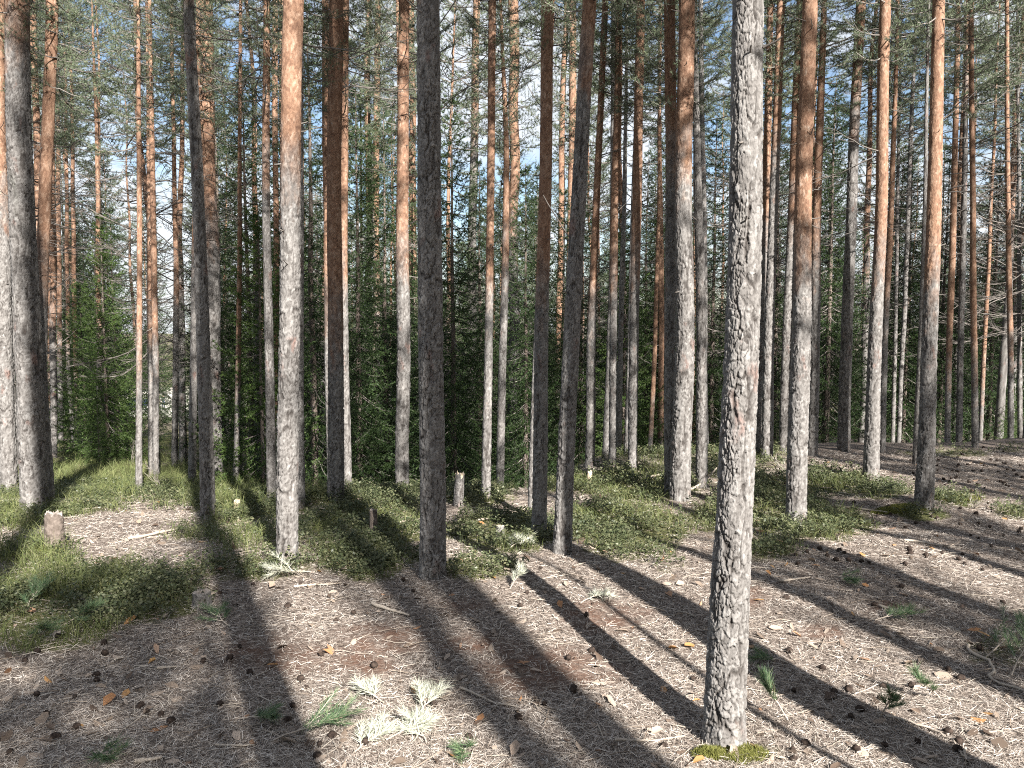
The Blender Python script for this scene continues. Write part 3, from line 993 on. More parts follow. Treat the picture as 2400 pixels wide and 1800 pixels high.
spruce(248, 21, SPR_YOUNG[0], 1.0, "light green young spruce behind the slim orange topped pine at left")
spruce(196, 25, SPR_YOUNG[1], 1.1, "pale green spruce at the left edge of the brightest foliage")
spruce(272, 24, SPR_DARK[0], .8, "darker spruce between the young spruce and the very slim cream pine")
spruce(612, 12.8, SPR_YOUNG[1], .92, "drooping light green spruce beside the white based slim pine")
spruce(585, 17.5, SPR_DARK[0], .95, "tall dark spruce behind the drooping light green spruce")
spruce(520, 20, SPR_DARK[1], .8, "dark spruce in the gap right of the sunlit orange brown pine")
spruce(735, 16, SPR_DARK[1], .85, "dark spruce right of the thick white lit pine")
spruce(842, 17.5, SPR_DARK[0], 1.0, "dark spruce with lit twigs between the white footed pine and the twin slim pines")
spruce(905, 21, SPR_DARK[1], .9, "dark spruce left of the straight sunlit pine")
spruce(1062, 17, SPR_DARK[0], .95, "very dark spruce between the dark middle pine and the grey branchy pine")
spruce(1125, 22, SPR_DARK[1], .8, "dark spruce behind the grey branchy pine")
spruce(1232, 19, SPR_DARK[0], .85, "dull spruce behind the left of the dark pair")
spruce(1362, 20, SPR_DARK[0], .8, "green spruce between the dark leaning trunk and the pale leaning pine")
spruce(1462, 19, SPR_YOUNG[0], .9, "light tipped spruce low between the two brown pines right of centre")
spruce(1512, 23, SPR_DARK[1], .75, "dark spruce left of the bright orange slim pine")
spruce(1668, 21, SPR_DARK[0], .95, "dark spruce at the left edge of the nearest pine")
spruce(1815, 22, SPR_DARK[1], .8, "dark spruce behind the tall white topped pine")
spruce(1938, 20, SPR_DARK[0], 1.0, "dark spruce with one lit twig between the flaky orange and the wide footed pine")
spruce(2120, 23, SPR_DARK[0], .9, "dark green spruce behind the dark leaning stem on the slope")
spruce(2322, 22, SPR_DARK[0], .9, "dark spruce behind the crest near the right border")
spruce(2205, 25, SPR_DARK[1], .8, "dark spruce in the gap right of the big right hand pine")
spruce(226, 18, SPR_YOUNG[1], .32, "knee high spruce seedling at the foot of the slim orange topped pine")
spruce(2372, 19.5, SPR_YOUNG[1], .3, "knee high spruce seedling behind the crest at right")
spruce(680, 24, SPR_DARK[1], 1.0, "dark spruce filling the background behind the thick white lit pine")
spruce(1010, 25, SPR_DARK[1], 1.0, "dark spruce filling the background behind the dark middle pine")

# ------------------------------------------------------------------ the stand beyond, thing by thing
# two nearer crowns that hang into the top corners
place_tree('pine_tree', PINES[1], at_y(62, 900, 15)[0], 15, 1.14, 2.0, "dark crowned pine spreading its boughs into the top left corner", 'pine tree', 'pines of the near stand')
place_tree('pine_tree', PINES[0], at_y(2345, 900, 20)[0], 20, 1.0, .5, "bright green crowned pine in the top right corner", 'pine tree', 'pines of the near stand')
place_tree('pine_tree', PINES[2], at_y(232, 900, 27)[0], 27, .95, 1.5, "pale green sunlit pine crown at upper left, behind the very slim cream pine", 'pine tree', 'pines of the near stand')

FAR = []
frng = np.random.default_rng(5)


def free(x, y, d):
    return all((x - a) ** 2 + (y - b) ** 2 > d * d for a, b in FAR)


def window(x, y):
    """keep the view to the clearing at far left open"""
    px = CXP + F_PX * x / max(y, 1)
    return y > 30 and (35 < px < 60 or 100 < px < 150 or 290 < px < 320 or 370 < px < 440)


def scatter(n, y0, y1, a0, a1, d, fn, p=1.6):
    k = tries = 0
    while k < n and tries < n * 60:
        tries += 1
        y = (y0 ** p + frng.random() * (y1 ** p - y0 ** p)) ** (1 / p)
        x = y * frng.uniform(a0, a1)
        if window(x, y) or not free(x, y, d) or (74 < y < 150 and x / y < -.33):
            continue
        FAR.append((x, y))
        fn(x, y)
        k += 1


def far_pine(x, y):
    k = frng.integers(0, 5)
    place_tree('pine_tree', PINES[k], x, y, frng.uniform(.82, 1.12), frng.uniform(0, 6.28),
               "slim pine of the dense stand beyond the crest, half hidden by nearer trunks", 'pine tree', 'pines of the stand beyond the crest', frng.uniform(.95, 1.1))


def far_spruce(x, y):
    k = frng.integers(0, 2)
    s = frng.uniform(.75, 1.1)
    place_tree('spruce_tree', SPR_DARK[k], x, y, s * (1.15 if y > 45 else 1), frng.uniform(0, 6.28),
               "dark spruce deep in the stand beyond the crest", 'spruce tree', 'spruces of the stand beyond the crest', 1.25 if y > 45 else 1.0)


scatter(58, 17, 45, -.74, .76, 2.0, far_pine)
scatter(30, 45, 80, -.74, .76, 3.2, far_pine)
scatter(46, 22, 48, -.28, .74, 1.9, far_spruce)
scatter(100, 45, 95, -.34, .76, 2.2, far_spruce)
scatter(34, 26, 74, -.76, -.34, 2.2, far_spruce)
scatter(26, 150, 185, -.74, -.25, 3.0, far_pine)
scatter(34, 150, 190, -.74, -.25, 3.0, far_spruce)

# ------------------------------------------------------------------ unseen pines round the viewer: few known by shadows, most added for shade
SIDE = "unseen pine beside or behind the viewer, placed for the shade it casts"


SX, SY = math.sin(SUN_AZ), math.cos(SUN_AZ)


def shade_pine(c, s, crown=1.0, hs=1.0, trunk=1.0):
    """c: offset of the tree's shadow lane, s: metres toward the sun along that lane"""
    x, y = c * SY + s * SX, c * SX - s * SY
    i = len(SIDES)
    SIDES.append((x, y))
    e = empty('pine_tree', (x, y, hz(x, y)), SIDE, 'pine tree', 'pines outside the frame', i * 1.3)
    o = link('trunk', STRAIGHT, e)
    o.scale = (trunk, trunk, hs)
    b_, c_ = DENSE[i % 3]
    for nm, me in (('branches', b_), ('crown', c_)):
        o = link(nm, me, e)
        o.scale = (crown, crown, hs)


SIDES = []  # crown and trunk sizes shaped by where shade should fall
for a in [(3.30, -1.04, 1.0, 1.0, 1.7), (1.98, 7.0, .4, 1.5, 1.9), (.51, 2.0, .45, 1.0, 1.5), (-1.2, 3.0, .15, 1.0, 1.4), (2.85, .6, .28, .5, .3), (1.55, 5.0, .32, .95),
          (-.5, 11.5, .75, .7), (.3, 9.5, .35, .7), (-.1, 17, .6, .9), (-2.5, 11.6, 1, .8), (-1.6, 10.5, .6, .7), (-4.3, 9.5, 1, .8), (-6.2, 8, 1, .9), (-8, 12, 1, 1), (-5.5, 15, 1, 1),
          (1.6, 17, .3, 1.3, 1.5), (4.8, 7.2, .55, .5), (5.0, 8.5, .5, .55), (7.15, 6.2, .5, .6), (7.0, 7.6, .5, .65), (6.3, 2.9, .6, .9), (4.3, 1.9, .5, .7), (10.6, 10.3, .8, 1), (10.2, 7.5, .6, .8), (12.2, 8, 1, 1),
          (13.5, 11, 1, 1), (14.5, 6, 1, 1), (16, 9, 1, 1), (7.03, -.2, .5), (11.1, -1.5), (5.3, .8, .4), (9.35, .4, .5), (13, -2), (-3, 20, 1, 1), (9.4, 9, .3, .7)]:
    shade_pine(*a)
# unseen wood added behind the viewer: too far back to shade the view's floor, it screens the sky low behind
brng = np.random.default_rng(9)
for k in range(46):
    shade_pine(brng.uniform(-34, 38), brng.uniform(25, 48), brng.uniform(1.2, 1.6), brng.uniform(.85, 1.05))
for k in range(14):
    shade_pine(brng.uniform(18, 30), brng.uniform(-6, 22), 1.4, 1.0)
    shade_pine(brng.uniform(-28, -13), brng.uniform(2, 22), 1.4, 1.0)


# ------------------------------------------------------------------ floor cover
def floor_points(n, py0, py1, px0=-60, px1=2460, mixarea=.5, ymax=14):
    """random floor positions that the view covers: part even over the ground, part denser toward the viewer"""
    m = int(n * (1 - mixarea))
    px = rng.uniform(px0, px1, m)
    py = rng.uniform(py0, py1, m)
    v = (CYP - py) / F_PX
    dy, dz = CP + v * SP, -SP + v * CP
    t = -CAM_Z / dz
    y1, x1 = dy * t, (px - CXP) / F_PX * t
    k = n - m
    lo = (CP - (py1 - CYP) / F_PX * SP) * CAM_Z / (SP + (py1 - CYP) / F_PX * CP)
    hi = min(ymax, CAM_Z / max(.02, SP + (py0 - CYP) / F_PX * CP))
    y2 = np.sqrt(rng.uniform(lo ** 2, hi ** 2, k))
    x2 = y2 * rng.uniform((px0 - CXP) / F_PX, (px1 - CXP) / F_PX, k)
    x, y = np.concatenate([x1, x2]), np.concatenate([y1, y2])
    return x, y


def litter():
    x, y = floor_points(330000, 1060, 1840, mixarea=.45)
    z = H(x, y)
    g = green_mask(x, y, z)
    s = soil_mask(x, y, z)
    keep = rng.random(len(x)) < np.clip(1.05 - .8 * g, .12, 1) * (1 - .72 * np.clip(s, 0, 1))
    x, y, z = x[keep], y[keep], z[keep]
    n = len(x)
    az = rng.uniform(0, 2 * math.pi, n)
    D = unit(np.stack([np.cos(az), np.sin(az), rng.normal(.05, .14, n)], 1))
    L = rng.uniform(.022, .068, n)
    W = rng.uniform(.0012, .0025, n) * (1 + .16 * np.maximum(y - 3.5, 0))
    C = np.stack([x, y, z + np.abs(rng.normal(.003, .006, n))], 1)
    S = np.cross(D, np.array([0, 0, 1.]) + rng.normal(0, .35, (n, 3)))
    S = unit(S) * (W * .5)[:, None]
    V = np.stack([C - S, C + S, C + D * L[:, None] + S * .5, C + D * L[:, None] - S * .5], 1).reshape(-1, 3)
    tag(link('needle_litter', mesh_np('needle_litter', V, np.arange(n * 4).reshape(n, 4), STRAW)),
        'fallen straw coloured pine needles carpeting the forest floor', 'needle litter', None, 'stuff')


def leaf_litter():
    x, y = floor_points(1100, 1080, 1820, mixarea=.5)
    z = H(x, y)
    n = len(x)
    az = rng.uniform(0, 6.28, n)
    L = rng.uniform(.018, .05, n)
    D = np.stack([np.cos(az), np.sin(az), rng.normal(0, .25, n)], 1)
    S = np.stack([-np.sin(az), np.cos(az), rng.normal(0, .3, n)], 1) * rng.uniform(.35, .65, n)[:, None]
    C = np.stack([x, y, z + .008 + rng.uniform(0, .012, n)], 1)
    l = L[:, None]
    up = np.array([0, 0, 1.]) * (rng.normal(0, .3, n) * L)[:, None]
    V = np.stack([C - D * l, C - D * l * .2 + S * l + up, C + D * l * .7 + S * l * .5 + up, C + D * l, C + D * l * .5 - S * l * .7 + up * .6, C - D * l * .4 - S * l * .8 + up * .5], 1).reshape(-1, 3)
    b = np.arange(n)[:, None] * 6
    F = [b + np.array([[0, 1, 2, 3]]), b + np.array([[0, 3, 4, 5]])]
    tag(link('leaf_litter', mesh_np('leaf_litter', V, F, LEAFL)), 'dry brown and orange leaves scattered over the forest floor', 'dead leaves', None, 'stuff')


def twig_litter():
    x, y = floor_points(1500, 1080, 1820, mixarea=.55)
    z = H(x, y)
    paths = []
    for i in range(len(x)):
        L = rng.uniform(.06, .3)
        az = rng.uniform(0, 6.28)
        t = np.linspace(-.5, .5, 4)
        b = rng.normal(0, .12)
        P = np.stack([x[i] + L * (t * math.cos(az) - b * t * t * math.sin(az)), y[i] + L * (t * math.sin(az) + b * t * t * math.cos(az)), z[i] + .006 + np.abs(rng.normal(0, .006, 4))], 1)
        r = rng.uniform(.0015, .004)
        paths.append((P, np.array([r, r, r * .8, r * .5])))
    V, F = tubes(paths, 3)
    tag(link('twig_litter', mesh_np('twig_litter', V, F, TWIG)), 'small broken twigs scattered over the forest floor', 'twigs', None, 'stuff')


def grass():
    x, y = floor_points(190000, 1040, 1560, mixarea=.6, ymax=15)
    x2 = rng.uniform(-.75, -.28, 60000)
    y2 = np.sqrt(rng.uniform(8 ** 2, 30 ** 2, 60000))
    x, y = np.concatenate([x, x2 * y2]), np.concatenate([y, y2])
    z = H(x, y)
    g = green_mask(x, y, z)
    px, py = project(x, y, z)
    a = x / np.maximum(y, 1)
    clump = fbm(x * 2.6, y * 2.6, 91, 3)
    lush = np.where(a < -.22, 1.0, .62)
    keep = rng.random(len(x)) < np.clip((g - .28) * 1.5, 0, 1) * (.18 + .82 * sstep(.34, .60, clump)) * lush
    x, y, z, g, clump = x[keep], y[keep], z[keep], g[keep], clump[keep]
    n = len(x)
    az = rng.uniform(0, 6.28, n)
    tilt = np.abs(rng.normal(.35, .3, n))
    D = unit(np.stack([np.cos(az) * tilt, np.sin(az) * tilt, np.ones(n)], 1))
    L = rng.uniform(.05, .17, n) * (.5 + 1.1 * np.clip((clump - .4) * 3, 0, 1)) * np.where(a[keep] < -.22, 1.45, .9)
    W = rng.uniform(.002, .0042, n) * (1 + .10 * np.maximum(y - 4, 0))
    curl = np.stack([np.cos(az), np.sin(az), rng.uniform(-.5, .1, n)], 1) * rng.uniform(.1, .5, n)[:, None]
    V, F = blades(np.stack([x, y, z - .01], 1), D, L, W, curl)
    tag(link('grass', mesh_np('grass', V, F, GRASS)), 'thin yellow green grass and berry shoots growing between the trunks', 'grass', None, 'stuff')


def berry_plants():
    x, y = floor_points(34000, 1050, 1480, mixarea=.6, ymax=14)
    z = H(x, y)
    g = green_mask(x, y, z)
    cl = fbm(x * 2.2 + 40, y * 2.2, 95, 3)
    keep = rng.random(len(x)) < np.clip((g - .3) * 1.5, 0, 1) * (.15 + .85 * sstep(.36, .58, cl))
    x, y, z = x[keep], y[keep], z[keep]
    n = len(x)
    k = 15
    h = rng.uniform(.05, .17, n)
    f = rng.uniform(.35, 1.0, (n, k))
    az = rng.uniform(0, 6.28, (n, k))
    rad = rng.uniform(.008, .055, (n, k)) * (1.25 - .4 * f)
    C = np.stack([x[:, None] + np.cos(az) * rad, y[:, None] + np.sin(az) * rad, z[:, None] + h[:, None] * f], -1).reshape(-1, 3)
    m = len(C)
    D = unit(np.stack([np.cos(az).ravel(), np.sin(az).ravel(), rng.normal(.3, .5, m)], 1))
    S = unit(np.cross(D, np.array([0, 0, 1.]) + rng.normal(0, .5, (m, 3))))
    L = rng.uniform(.007, .016, m)[:, None] * (1 + .05 * np.maximum(np.repeat(y, k) - 4, 0))[:, None]
    V = np.stack([C - D * L, C + S * L * .6, C + D * L, C - S * L * .6], 1).reshape(-1, 3)
    F = [np.arange(m * 4).reshape(m, 4)]
    tip = np.stack([x + rng.normal(0, .02, n), y + rng.normal(0, .02, n), z + h], 1)
    Vs, Fs = blades(np.stack([x, y, z - .01], 1), unit(tip - np.stack([x, y, z - .01], 1)), h, np.full(n, .004))
    tag(link('berry_plants', mesh_np('berry_plants', np.concatenate([V, Vs]), F + [Fs + len(V)], BILB)),
        'low green bilberry plants covering the ground under the pines', 'berry plants', None, 'stuff')


def moss_patch(px, py, rx, ry, hgt, name, label, n=9000):
    c = ground(px, py)
    th = rng.uniform(0, 6.28, n)
    rr = np.sqrt(rng.random(n))
    rr = rr * (1 - .35 * vnoise(np.cos(th) * 2 + px, np.sin(th) * 2 + py, 3))
    x, y = c[0] + rx * rr * np.cos(th), c[1] + ry * rr * np.sin(th)
    z = H(x, y) + hgt * (1 - rr ** 2) * (.6 + .8 * fbm(x * 12, y * 12, 7, 2))
    D = unit(np.stack([rng.normal(0, .6, n), rng.normal(0, .6, n), np.ones(n)], 1))
    V, F = blades(np.stack([x, y, z - .006], 1), D, rng.uniform(.014, .032, n), rng.uniform(.004, .009, n))
    tag(link(name, mesh_np(name, V, F, MOSSM)), label, 'moss')


litter()
leaf_litter()
twig_litter()
grass()
berry_plants()
moss_patch(1728, 1768, .17, .10, .012, 'moss_cushion', 'bright yellow green moss cushion at the foot of the nearest pine', 4200)
moss_patch(1660, 1775, .09, .06, .03, 'moss_cushion', 'small moss tuft left of the bright moss cushion by the nearest pine', 1500)
moss_patch(2110, 1195, .42, .12, .015, 'moss_cushion', 'mossy strip around the foot of the big right hand pine', 9000)
moss_patch(2235, 1172, .36, .20, .05, 'moss_cushion', 'pale sunlit moss hump right of the big right hand pine', 9000)
moss_patch(115, 1292, .15, .08, .03, 'moss_cushion', 'moss around the foot of the dark broken stump at left', 5000)


# ------------------------------------------------------------------ stumps
def stump(px, py, w, hpx, label, ragged=.02, bark=True, top=WOODCUT, hollow=False, lean=0.0):
    c = ground(px, py)
    k = depth(c) / F_PX
    r, h = .5 * w * k, hpx * k
    seed = int(px)
    seg, dz = 44, max(.006, h / 40)
    pts = [(0, 0, -.06, r * 1.04), (0, 0, 0, r), (lean * h, 0, h, r * .9)]
    V, Fq, at = trunk_mesh(pts, -.06, h + .5, seg, dz, (90, 99), seed, r * .07 if bark else r * .03, (.03, .06), .25)
    nr = len(V) // seg
    V = V.reshape(nr, seg, 3)
    th = np.arange(seg)
    rag = ragged * (vnoise(th * .5, th * 0 + seed, 4) - .5) * 2 + ragged * .8 * (vnoise(th * 1.7, th * 0 + seed, 9) - .5)
    V[-1, :, 2] = h + rag
    V[-2, :, 2] = np.minimum(V[-2, :, 2], h + rag - .004)
    rim = V[-1].copy()
    e = empty('tree_stump', c, label, 'tree stump', 'stumps left among the pines')
    link('bark' if bark else 'wood', mesh_np('bark', V.reshape(-1, 3), Fq, (bark if not isinstance(bark, bool) else BARK) if bark else top, at, smooth=True), e)
    cen = rim.mean(0)
    rings, Fc = [], []
    fr = [1.0, .8, .6, .35, .12]
    for f in fr:
        q = cen + (rim - cen) * f * np.array([1, 1, .8 if f < 1 else 1])
        q[:, 2] += (vnoise(q[:, 0] * 160, q[:, 1] * 160, seed) - .5) * ragged * .6
        if hollow and f < .5:
            q[:, 2] -= r * .35
        rings.append(q if f < 1 else rim - np.array([0, 0, .001]))
    Vc = np.concatenate(rings + [rings[-1].mean(0)[None]])
    kk = np.arange(seg)
    for i in range(len(fr) - 1):
        Fc.append(np.stack([i * seg + kk, i * seg + (kk + 1) % seg, (i + 1) * seg + (kk + 1) % seg, (i + 1) * seg + kk], 1))
    n0 = (len(fr) - 1) * seg
    tri = np.stack([n0 + kk, n0 + (kk + 1) % seg, np.full(seg, len(Vc) - 1)], 1)
    link('cut_face', mesh_np('cut_face', Vc, Fc + [tri], top), e)


stump(473, 1420, 42, 32, "low grey sawn stump with a dark hollow top, in the lower left litter", .004, True, OLDCUT, True)
stump(129, 1288, 40, 84, "knee high dark broken stump with mossy foot at far left", .03, SBARK, OLDCUT)
stump(876, 1262, 19, 66, "thin dark stump left of the dark middle pine", .02, SBARK, OLDCUT)
stump(1172, 1258, 20, 26, "small cream sawn stump in sunlit berry plants left of the dark pair", .006, True, WOODCUT)
stump(1382, 1132, 12, 27, "pale stump standing on the crest right of the dark pair", .02, False, WOODCUT)
stump(1074, 1187, 23, 72, "tall broken pale stump right of the dark middle pine", .06, True, WOODCUT, False, .04)
stump(556, 1196, 15, 24, "sunlit pale stump in grass left of the thick white lit pine", .01, False, WOODCUT)


# ------------------------------------------------------------------ fallen wood
def stick(p0, p1, wpx, label, name='fallen_stick', bend=.04, twigs=0, lift=0.0, mat=None):
    a, b = ground(*p0), ground(*p1)
    n = 14
    t = np.linspace(0, 1, n)
    P = a + (b - a) * t[:, None]
    L = np.linalg.norm(b - a)
    s = unit(np.cross(b - a, [0, 0, 1.]))
    wv = np.cumsum(rng.normal(0, abs(bend) * .35, n))
    wv -= wv[0] + (wv[-1] - wv[0]) * t
    P = P + s * (wv + bend * np.sin(t * math.pi))[:, None] * L
    r = .5 * wpx * depth(a) / F_PX
    P[:, 2] = H(P[:, 0], P[:, 1]) + r * .9 + .006 + lift * np.sin(t * math.pi)
    paths = [(P, r * (1 - .5 * t) * (1 + .12 * rng.normal(size=n)))]
    for Q, ql in (sub_branches(P, L, twigs, .2, .22, 4, .9) if twigs else []):
        Q[:, 2] = np.maximum(Q[:, 2], H(Q[:, 0], Q[:, 1]) + .008)
        paths.append((Q, np.linspace(r * .5, r * .2, 4)))
    V, F = tubes(paths, 7)
    c = P[0].copy()
    tag(link(name, mesh_np(name, V - c, F, mat or TWIG, smooth=True), None, c), label, 'stick', 'sticks on the forest floor')


stick((872, 1420), (960, 1451), 9, "dark thick stick below the dark middle pine", bend=.02)
stick((964, 1609), (1058, 1628), 6, "reddish twig on the brown soil, lower centre", bend=.03)
stick((1078, 1619), (1212, 1663), 6, "long thin dark twig right of the reddish twig, lower centre", bend=.05, twigs=3)
stick((1196, 1680), (1203, 1712), 5, "short dark curved twig below the long thin dark twig", bend=.12)
stick((2075, 1682), (2264, 1783), 6, "long bleached bent twig in the dark shadow at lower right", bend=-.1, twigs=2)
stick((2262, 1760), (2264, 1800), 7, "bleached stub crossing the end of the long bent twig", bend=.02)
stick((1440, 1741), (1606, 1731), 7, "dark stick lying left of the nearest pine's foot", bend=.03, twigs=3)
stick((297, 1268), (423, 1242), 8, "dark fallen branch behind the grass at left", bend=.03, twigs=3)
stick((369, 1573), (416, 1568), 7, "short pale stick on the lower left litter", bend=.01)
stick((506, 1752), (598, 1754), 6, "brown twig at the bottom edge left of the sprigs", bend=.03)
stick((316, 1794), (380, 1782), 12, "thick pale stick at the bottom edge, lower left", bend=.03)
stick((1497, 1127), (1566, 1113), 8, "bleached branch lying on the crest left of the thick red tinted pine", bend=.02)
stick((934, 1228), (983, 1222), 7, "white stick just left of the dark middle pine", bend=.01)
stick((1825, 1366), (1897, 1357), 6, "grey stick right of the nearest pine", bend=.06)
stick((2270, 1520), (2400, 1640), 8, "twig under the green pine sprig at the right edge", bend=.1, twigs=5)
stick((2275, 1718), (2395, 1712), 5, "pale crooked twig near the lower right corner", bend=.08, twigs=4)
stick((735, 1282), (810, 1268), 8, "pale broken branch on the litter between the white lit and the dark middle pine", bend=.03, twigs=3)
stick((690, 1380), (800, 1372), 6, "bleached thin branch in front of the white lit pine", bend=.04, twigs=4)
stick((1120, 1222), (1230, 1196), 5, "thin twig left of the dark pair", bend=.05, twigs=2)
stick((2120, 1270), (2250, 1290), 6, "thin branch on the slope at right", bend=.08, twigs=6)
stick((1960, 1190), (2080, 1206), 6, "dark thin branch on the ground between the flaky orange and the big right hand pine", bend=.03)
stick((2060, 1425), (2130, 1440), 6, "twig beside the flattened sprig at right", bend=.08, twigs=3)


def leaning_stick():
    a = ground(1618, 1147)
    b = at_y(1680, 1096, a[1] + .15)
    t = np.linspace(0, 1, 8)[:, None]
    P = a + (b - a) * t + np.array([0, 0, -.04]) * np.sin(t * math.pi)
    V, F = tubes([(P, np.linspace(.016, .008, 8))], 7)
    tag(link('fallen_branch', mesh_np('fallen_branch', V - a, F, TWIG, smooth=True), None, a), 'bare branch leaning up from the foot of the thick red tinted pine', 'branch')


leaning_stick()


# ------------------------------------------------------------------ pine sprigs
def sprig(px, py, size, label, mat=SPRIG, n=5, az=None, up=.12):
    """broken pine twig: a forked stem with brushes of long needles"""
    c = ground(px, py)
    az = rng.uniform(0, 6.28) if az is None else az
    paths, C, D = [], [], []
    P = branch_path(np.array([0, 0, .012]), az, up, size, 7, .03, .03, .1)
    paths.append((P, np.linspace(.0045, .0025, 7)))
    shoots = [(P[-3:], size * .5)] + [(Q, l) for Q, l in sub_branches(P, size, n, .25, .6, 4, .7)]
    for Q, l in shoots:
        if len(Q) == 4:
            paths.append((Q, np.linspace(.003, .002, 4)))
        k = 90
        f = rng.uniform(.15, 1, k) * (len(Q) - 1)
        i = np.minimum(f.astype(int), len(Q) - 2)
        p = Q[i] + (Q[i + 1] - Q[i]) * (f - i)[:, None]
        C.append(p)
        D.append(unit(unit(Q[-1] - Q[0]) * .8 + rng.normal(0, .5, (k, 3)) * np.array([1, 1, .55]) + np.array([0, 0, .12 + up * .3])))
    C, D = np.concatenate(C), np.concatenate(D)
    zf = H(C[:, 0] + c[0], C[:, 1] + c[1]) - c[2]
    C[:, 2] = np.maximum(C[:, 2], zf + .01)
    e = empty('pine_sprig', c, label, 'pine sprig', 'fallen pine sprigs')
    V, F = tubes(paths, 5)
    link('stem', mesh_np('stem', V, F, TWIG, smooth=True), e)
    V, F = blades(C, D, rng.uniform(.045, .08, len(C)), rng.uniform(.0022, .0036, len(C)))
    link('needles', mesh_np('needles', V, F, mat), e)


sprig(640, 1745, .34, "bright green pine sprig at the bottom edge, left of the bleached sprigs", n=8, az=.6)
sprig(565, 1690, .16, "small grey green sprig left of the bright green sprig", n=4)
sprig(830, 1770, .20, "bleached sprig at the bottom edge, leftmost of the pale sprigs", DRYSPRIG, 7, 1.0)
sprig(905, 1740, .21, "bleached sprig in the middle of the pale sprigs at the bottom", DRYSPRIG, 7, .4)
sprig(985, 1690, .21, "bleached sprig at the right, topmost of the pale sprigs", DRYSPRIG, 7, 1.3)
sprig(1000, 1750, .18, "bleached sprig lowest at the right of the pale sprigs", DRYSPRIG, 6, 2.0)
sprig(900, 1655, .18, "pale green sprig behind the bleached sprigs", DRYSPRIG, 5)
sprig(1120, 1752, .13, "tiny green sprig lower centre, right of the bleached sprigs", n=3)
sprig(2310, 1545, .42, "large dark green pine sprig at the right edge", n=9, az=.3, up=.4)
sprig(2370, 1590, .36, "green pine sprig touching the right border below the large dark one", n=8, az=.8, up=.4)
sprig(2050, 1460, .24, "flattened green sprig right of the nearest pine in the shade", n=5)
sprig(1845, 1560, .16, "small blue green sprig lying in the trunk shadow", n=3)
sprig(1845, 1690, .14, "upright green sprig in the sun right of the nearest pine's foot", n=4, up=.9)
sprig(2062, 1690, .13, "dark green tuft in the shadow at lower right", n=4, up=.9)
sprig(2200, 1640, .14, "yellow green sprig in the sun at lower right", n=4, up=.7)
sprig(540, 1475, .26, "grey green sprig below the low sawn stump", n=5)
sprig(150, 1470, .20, "upright pine sprig at the front edge of the left grass", n=7, up=.5)
sprig(90, 1500, .18, "dark pine sprig at the left, beside the grass edge", n=6, up=.5)
sprig(60, 1440, .20, "bluish pine sprig in the shade at the left edge", n=6, up=.5)
sprig(735, 1345, .32, "bleached flat sprig in front of the white lit pine", DRYSPRIG, 6)
sprig(1190, 1292, .24, "fan shaped pale sprig left of the dark pair", DRYSPRIG, 6)
sprig(1195, 1385, .10, "tiny white tuft beside the start of the trunk shadow", DRYSPRIG, 3, None, .9)
sprig(1360, 1418, .20, "pale grey sprig on the bright litter in mid floor", DRYSPRIG, 4)
sprig(230, 1765, .16, "dark green sprig low in the left shade", n=4)
sprig(1955, 1355, .18, "dark green sprig on the slope behind the nearest pine", n=4)


# ------------------------------------------------------------------ pine cones
def cone_mesh():
    nr, seg = 11, 13
    V = []
    for i in range(nr):
        t = i / (nr - 1)
        r = .0165 * math.sin(math.pi * (t * .86 + .10)) ** .7
        for k in range(seg):
            th = (k + .5 * (i % 2)) * 2 * math.pi / seg
            rr = r * (1.0 + .28 * ((k + i) % 2))
            V.append((rr * math.cos(th), rr * math.sin(th), (t - .5) * .046 - .003 * ((k + i) % 2)))
    V += [(0, 0, -.026), (0, 0, .025)]
    i = np.arange(nr - 1)[:, None] * seg
    kk = np.arange(seg)[None, :]
    Fq = np.stack([i + kk, i + (kk + 1) % seg, i + seg + (kk + 1) % seg, i + seg + kk], -1).reshape(-1, 4)
    k = np.arange(seg)
    cap0 = np.stack([(k + 1) % seg, k, np.full(seg, nr * seg)], 1)
    n0 = (nr - 1) * seg
    cap1 = np.stack([n0 + k, n0 + (k + 1) % seg, np.full(seg, nr * seg + 1)], 1)
    return mesh_np('pine_cone', V, [Fq, cap0, cap1], CONE)


CONE_ME = cone_mesh()


def cones():
    spots = []
    def add(n, px0, px1, py0, py1):
        for _ in range(n):
            spots.append((rng.uniform(px0, px1), rng.uniform(py0, py1)))
    add(90, 1780, 2400, 1090, 1330)
    add(60, 2130, 2400, 1048, 1150)
    add(26, 20, 760, 1490, 1790)
    add(22, 1800, 2390, 1320, 1790)
    add(12, 760, 1640, 1440, 1790)
    add(12, 500, 1500, 1320, 1450)
    for px, py in [(1995, 1685), (2075, 1755), (2150, 1745), (1858, 1765), (1990, 1620), (2060, 1645), (1345, 1620), (1215, 1690), (182, 1712), (130, 1735), (228, 1600), (345, 1675)]:
        spots.append((px, py))
    for px, py in spots:
        c = ground(px, py)
        o = tag(link('pine_cone', CONE_ME, None, (c[0], c[1], c[2] + .014)), 'small dark open pine cone lying on the needle litter', 'pine cone', 'pine cones on the forest floor')
        o.rotation_euler = (math.pi / 2 + rng.normal(0, .4), rng.normal(0, .4), rng.uniform(0, 6.28))
        s = rng.uniform(.6, 1.1)
        o.scale = (s, s, s)


cones()


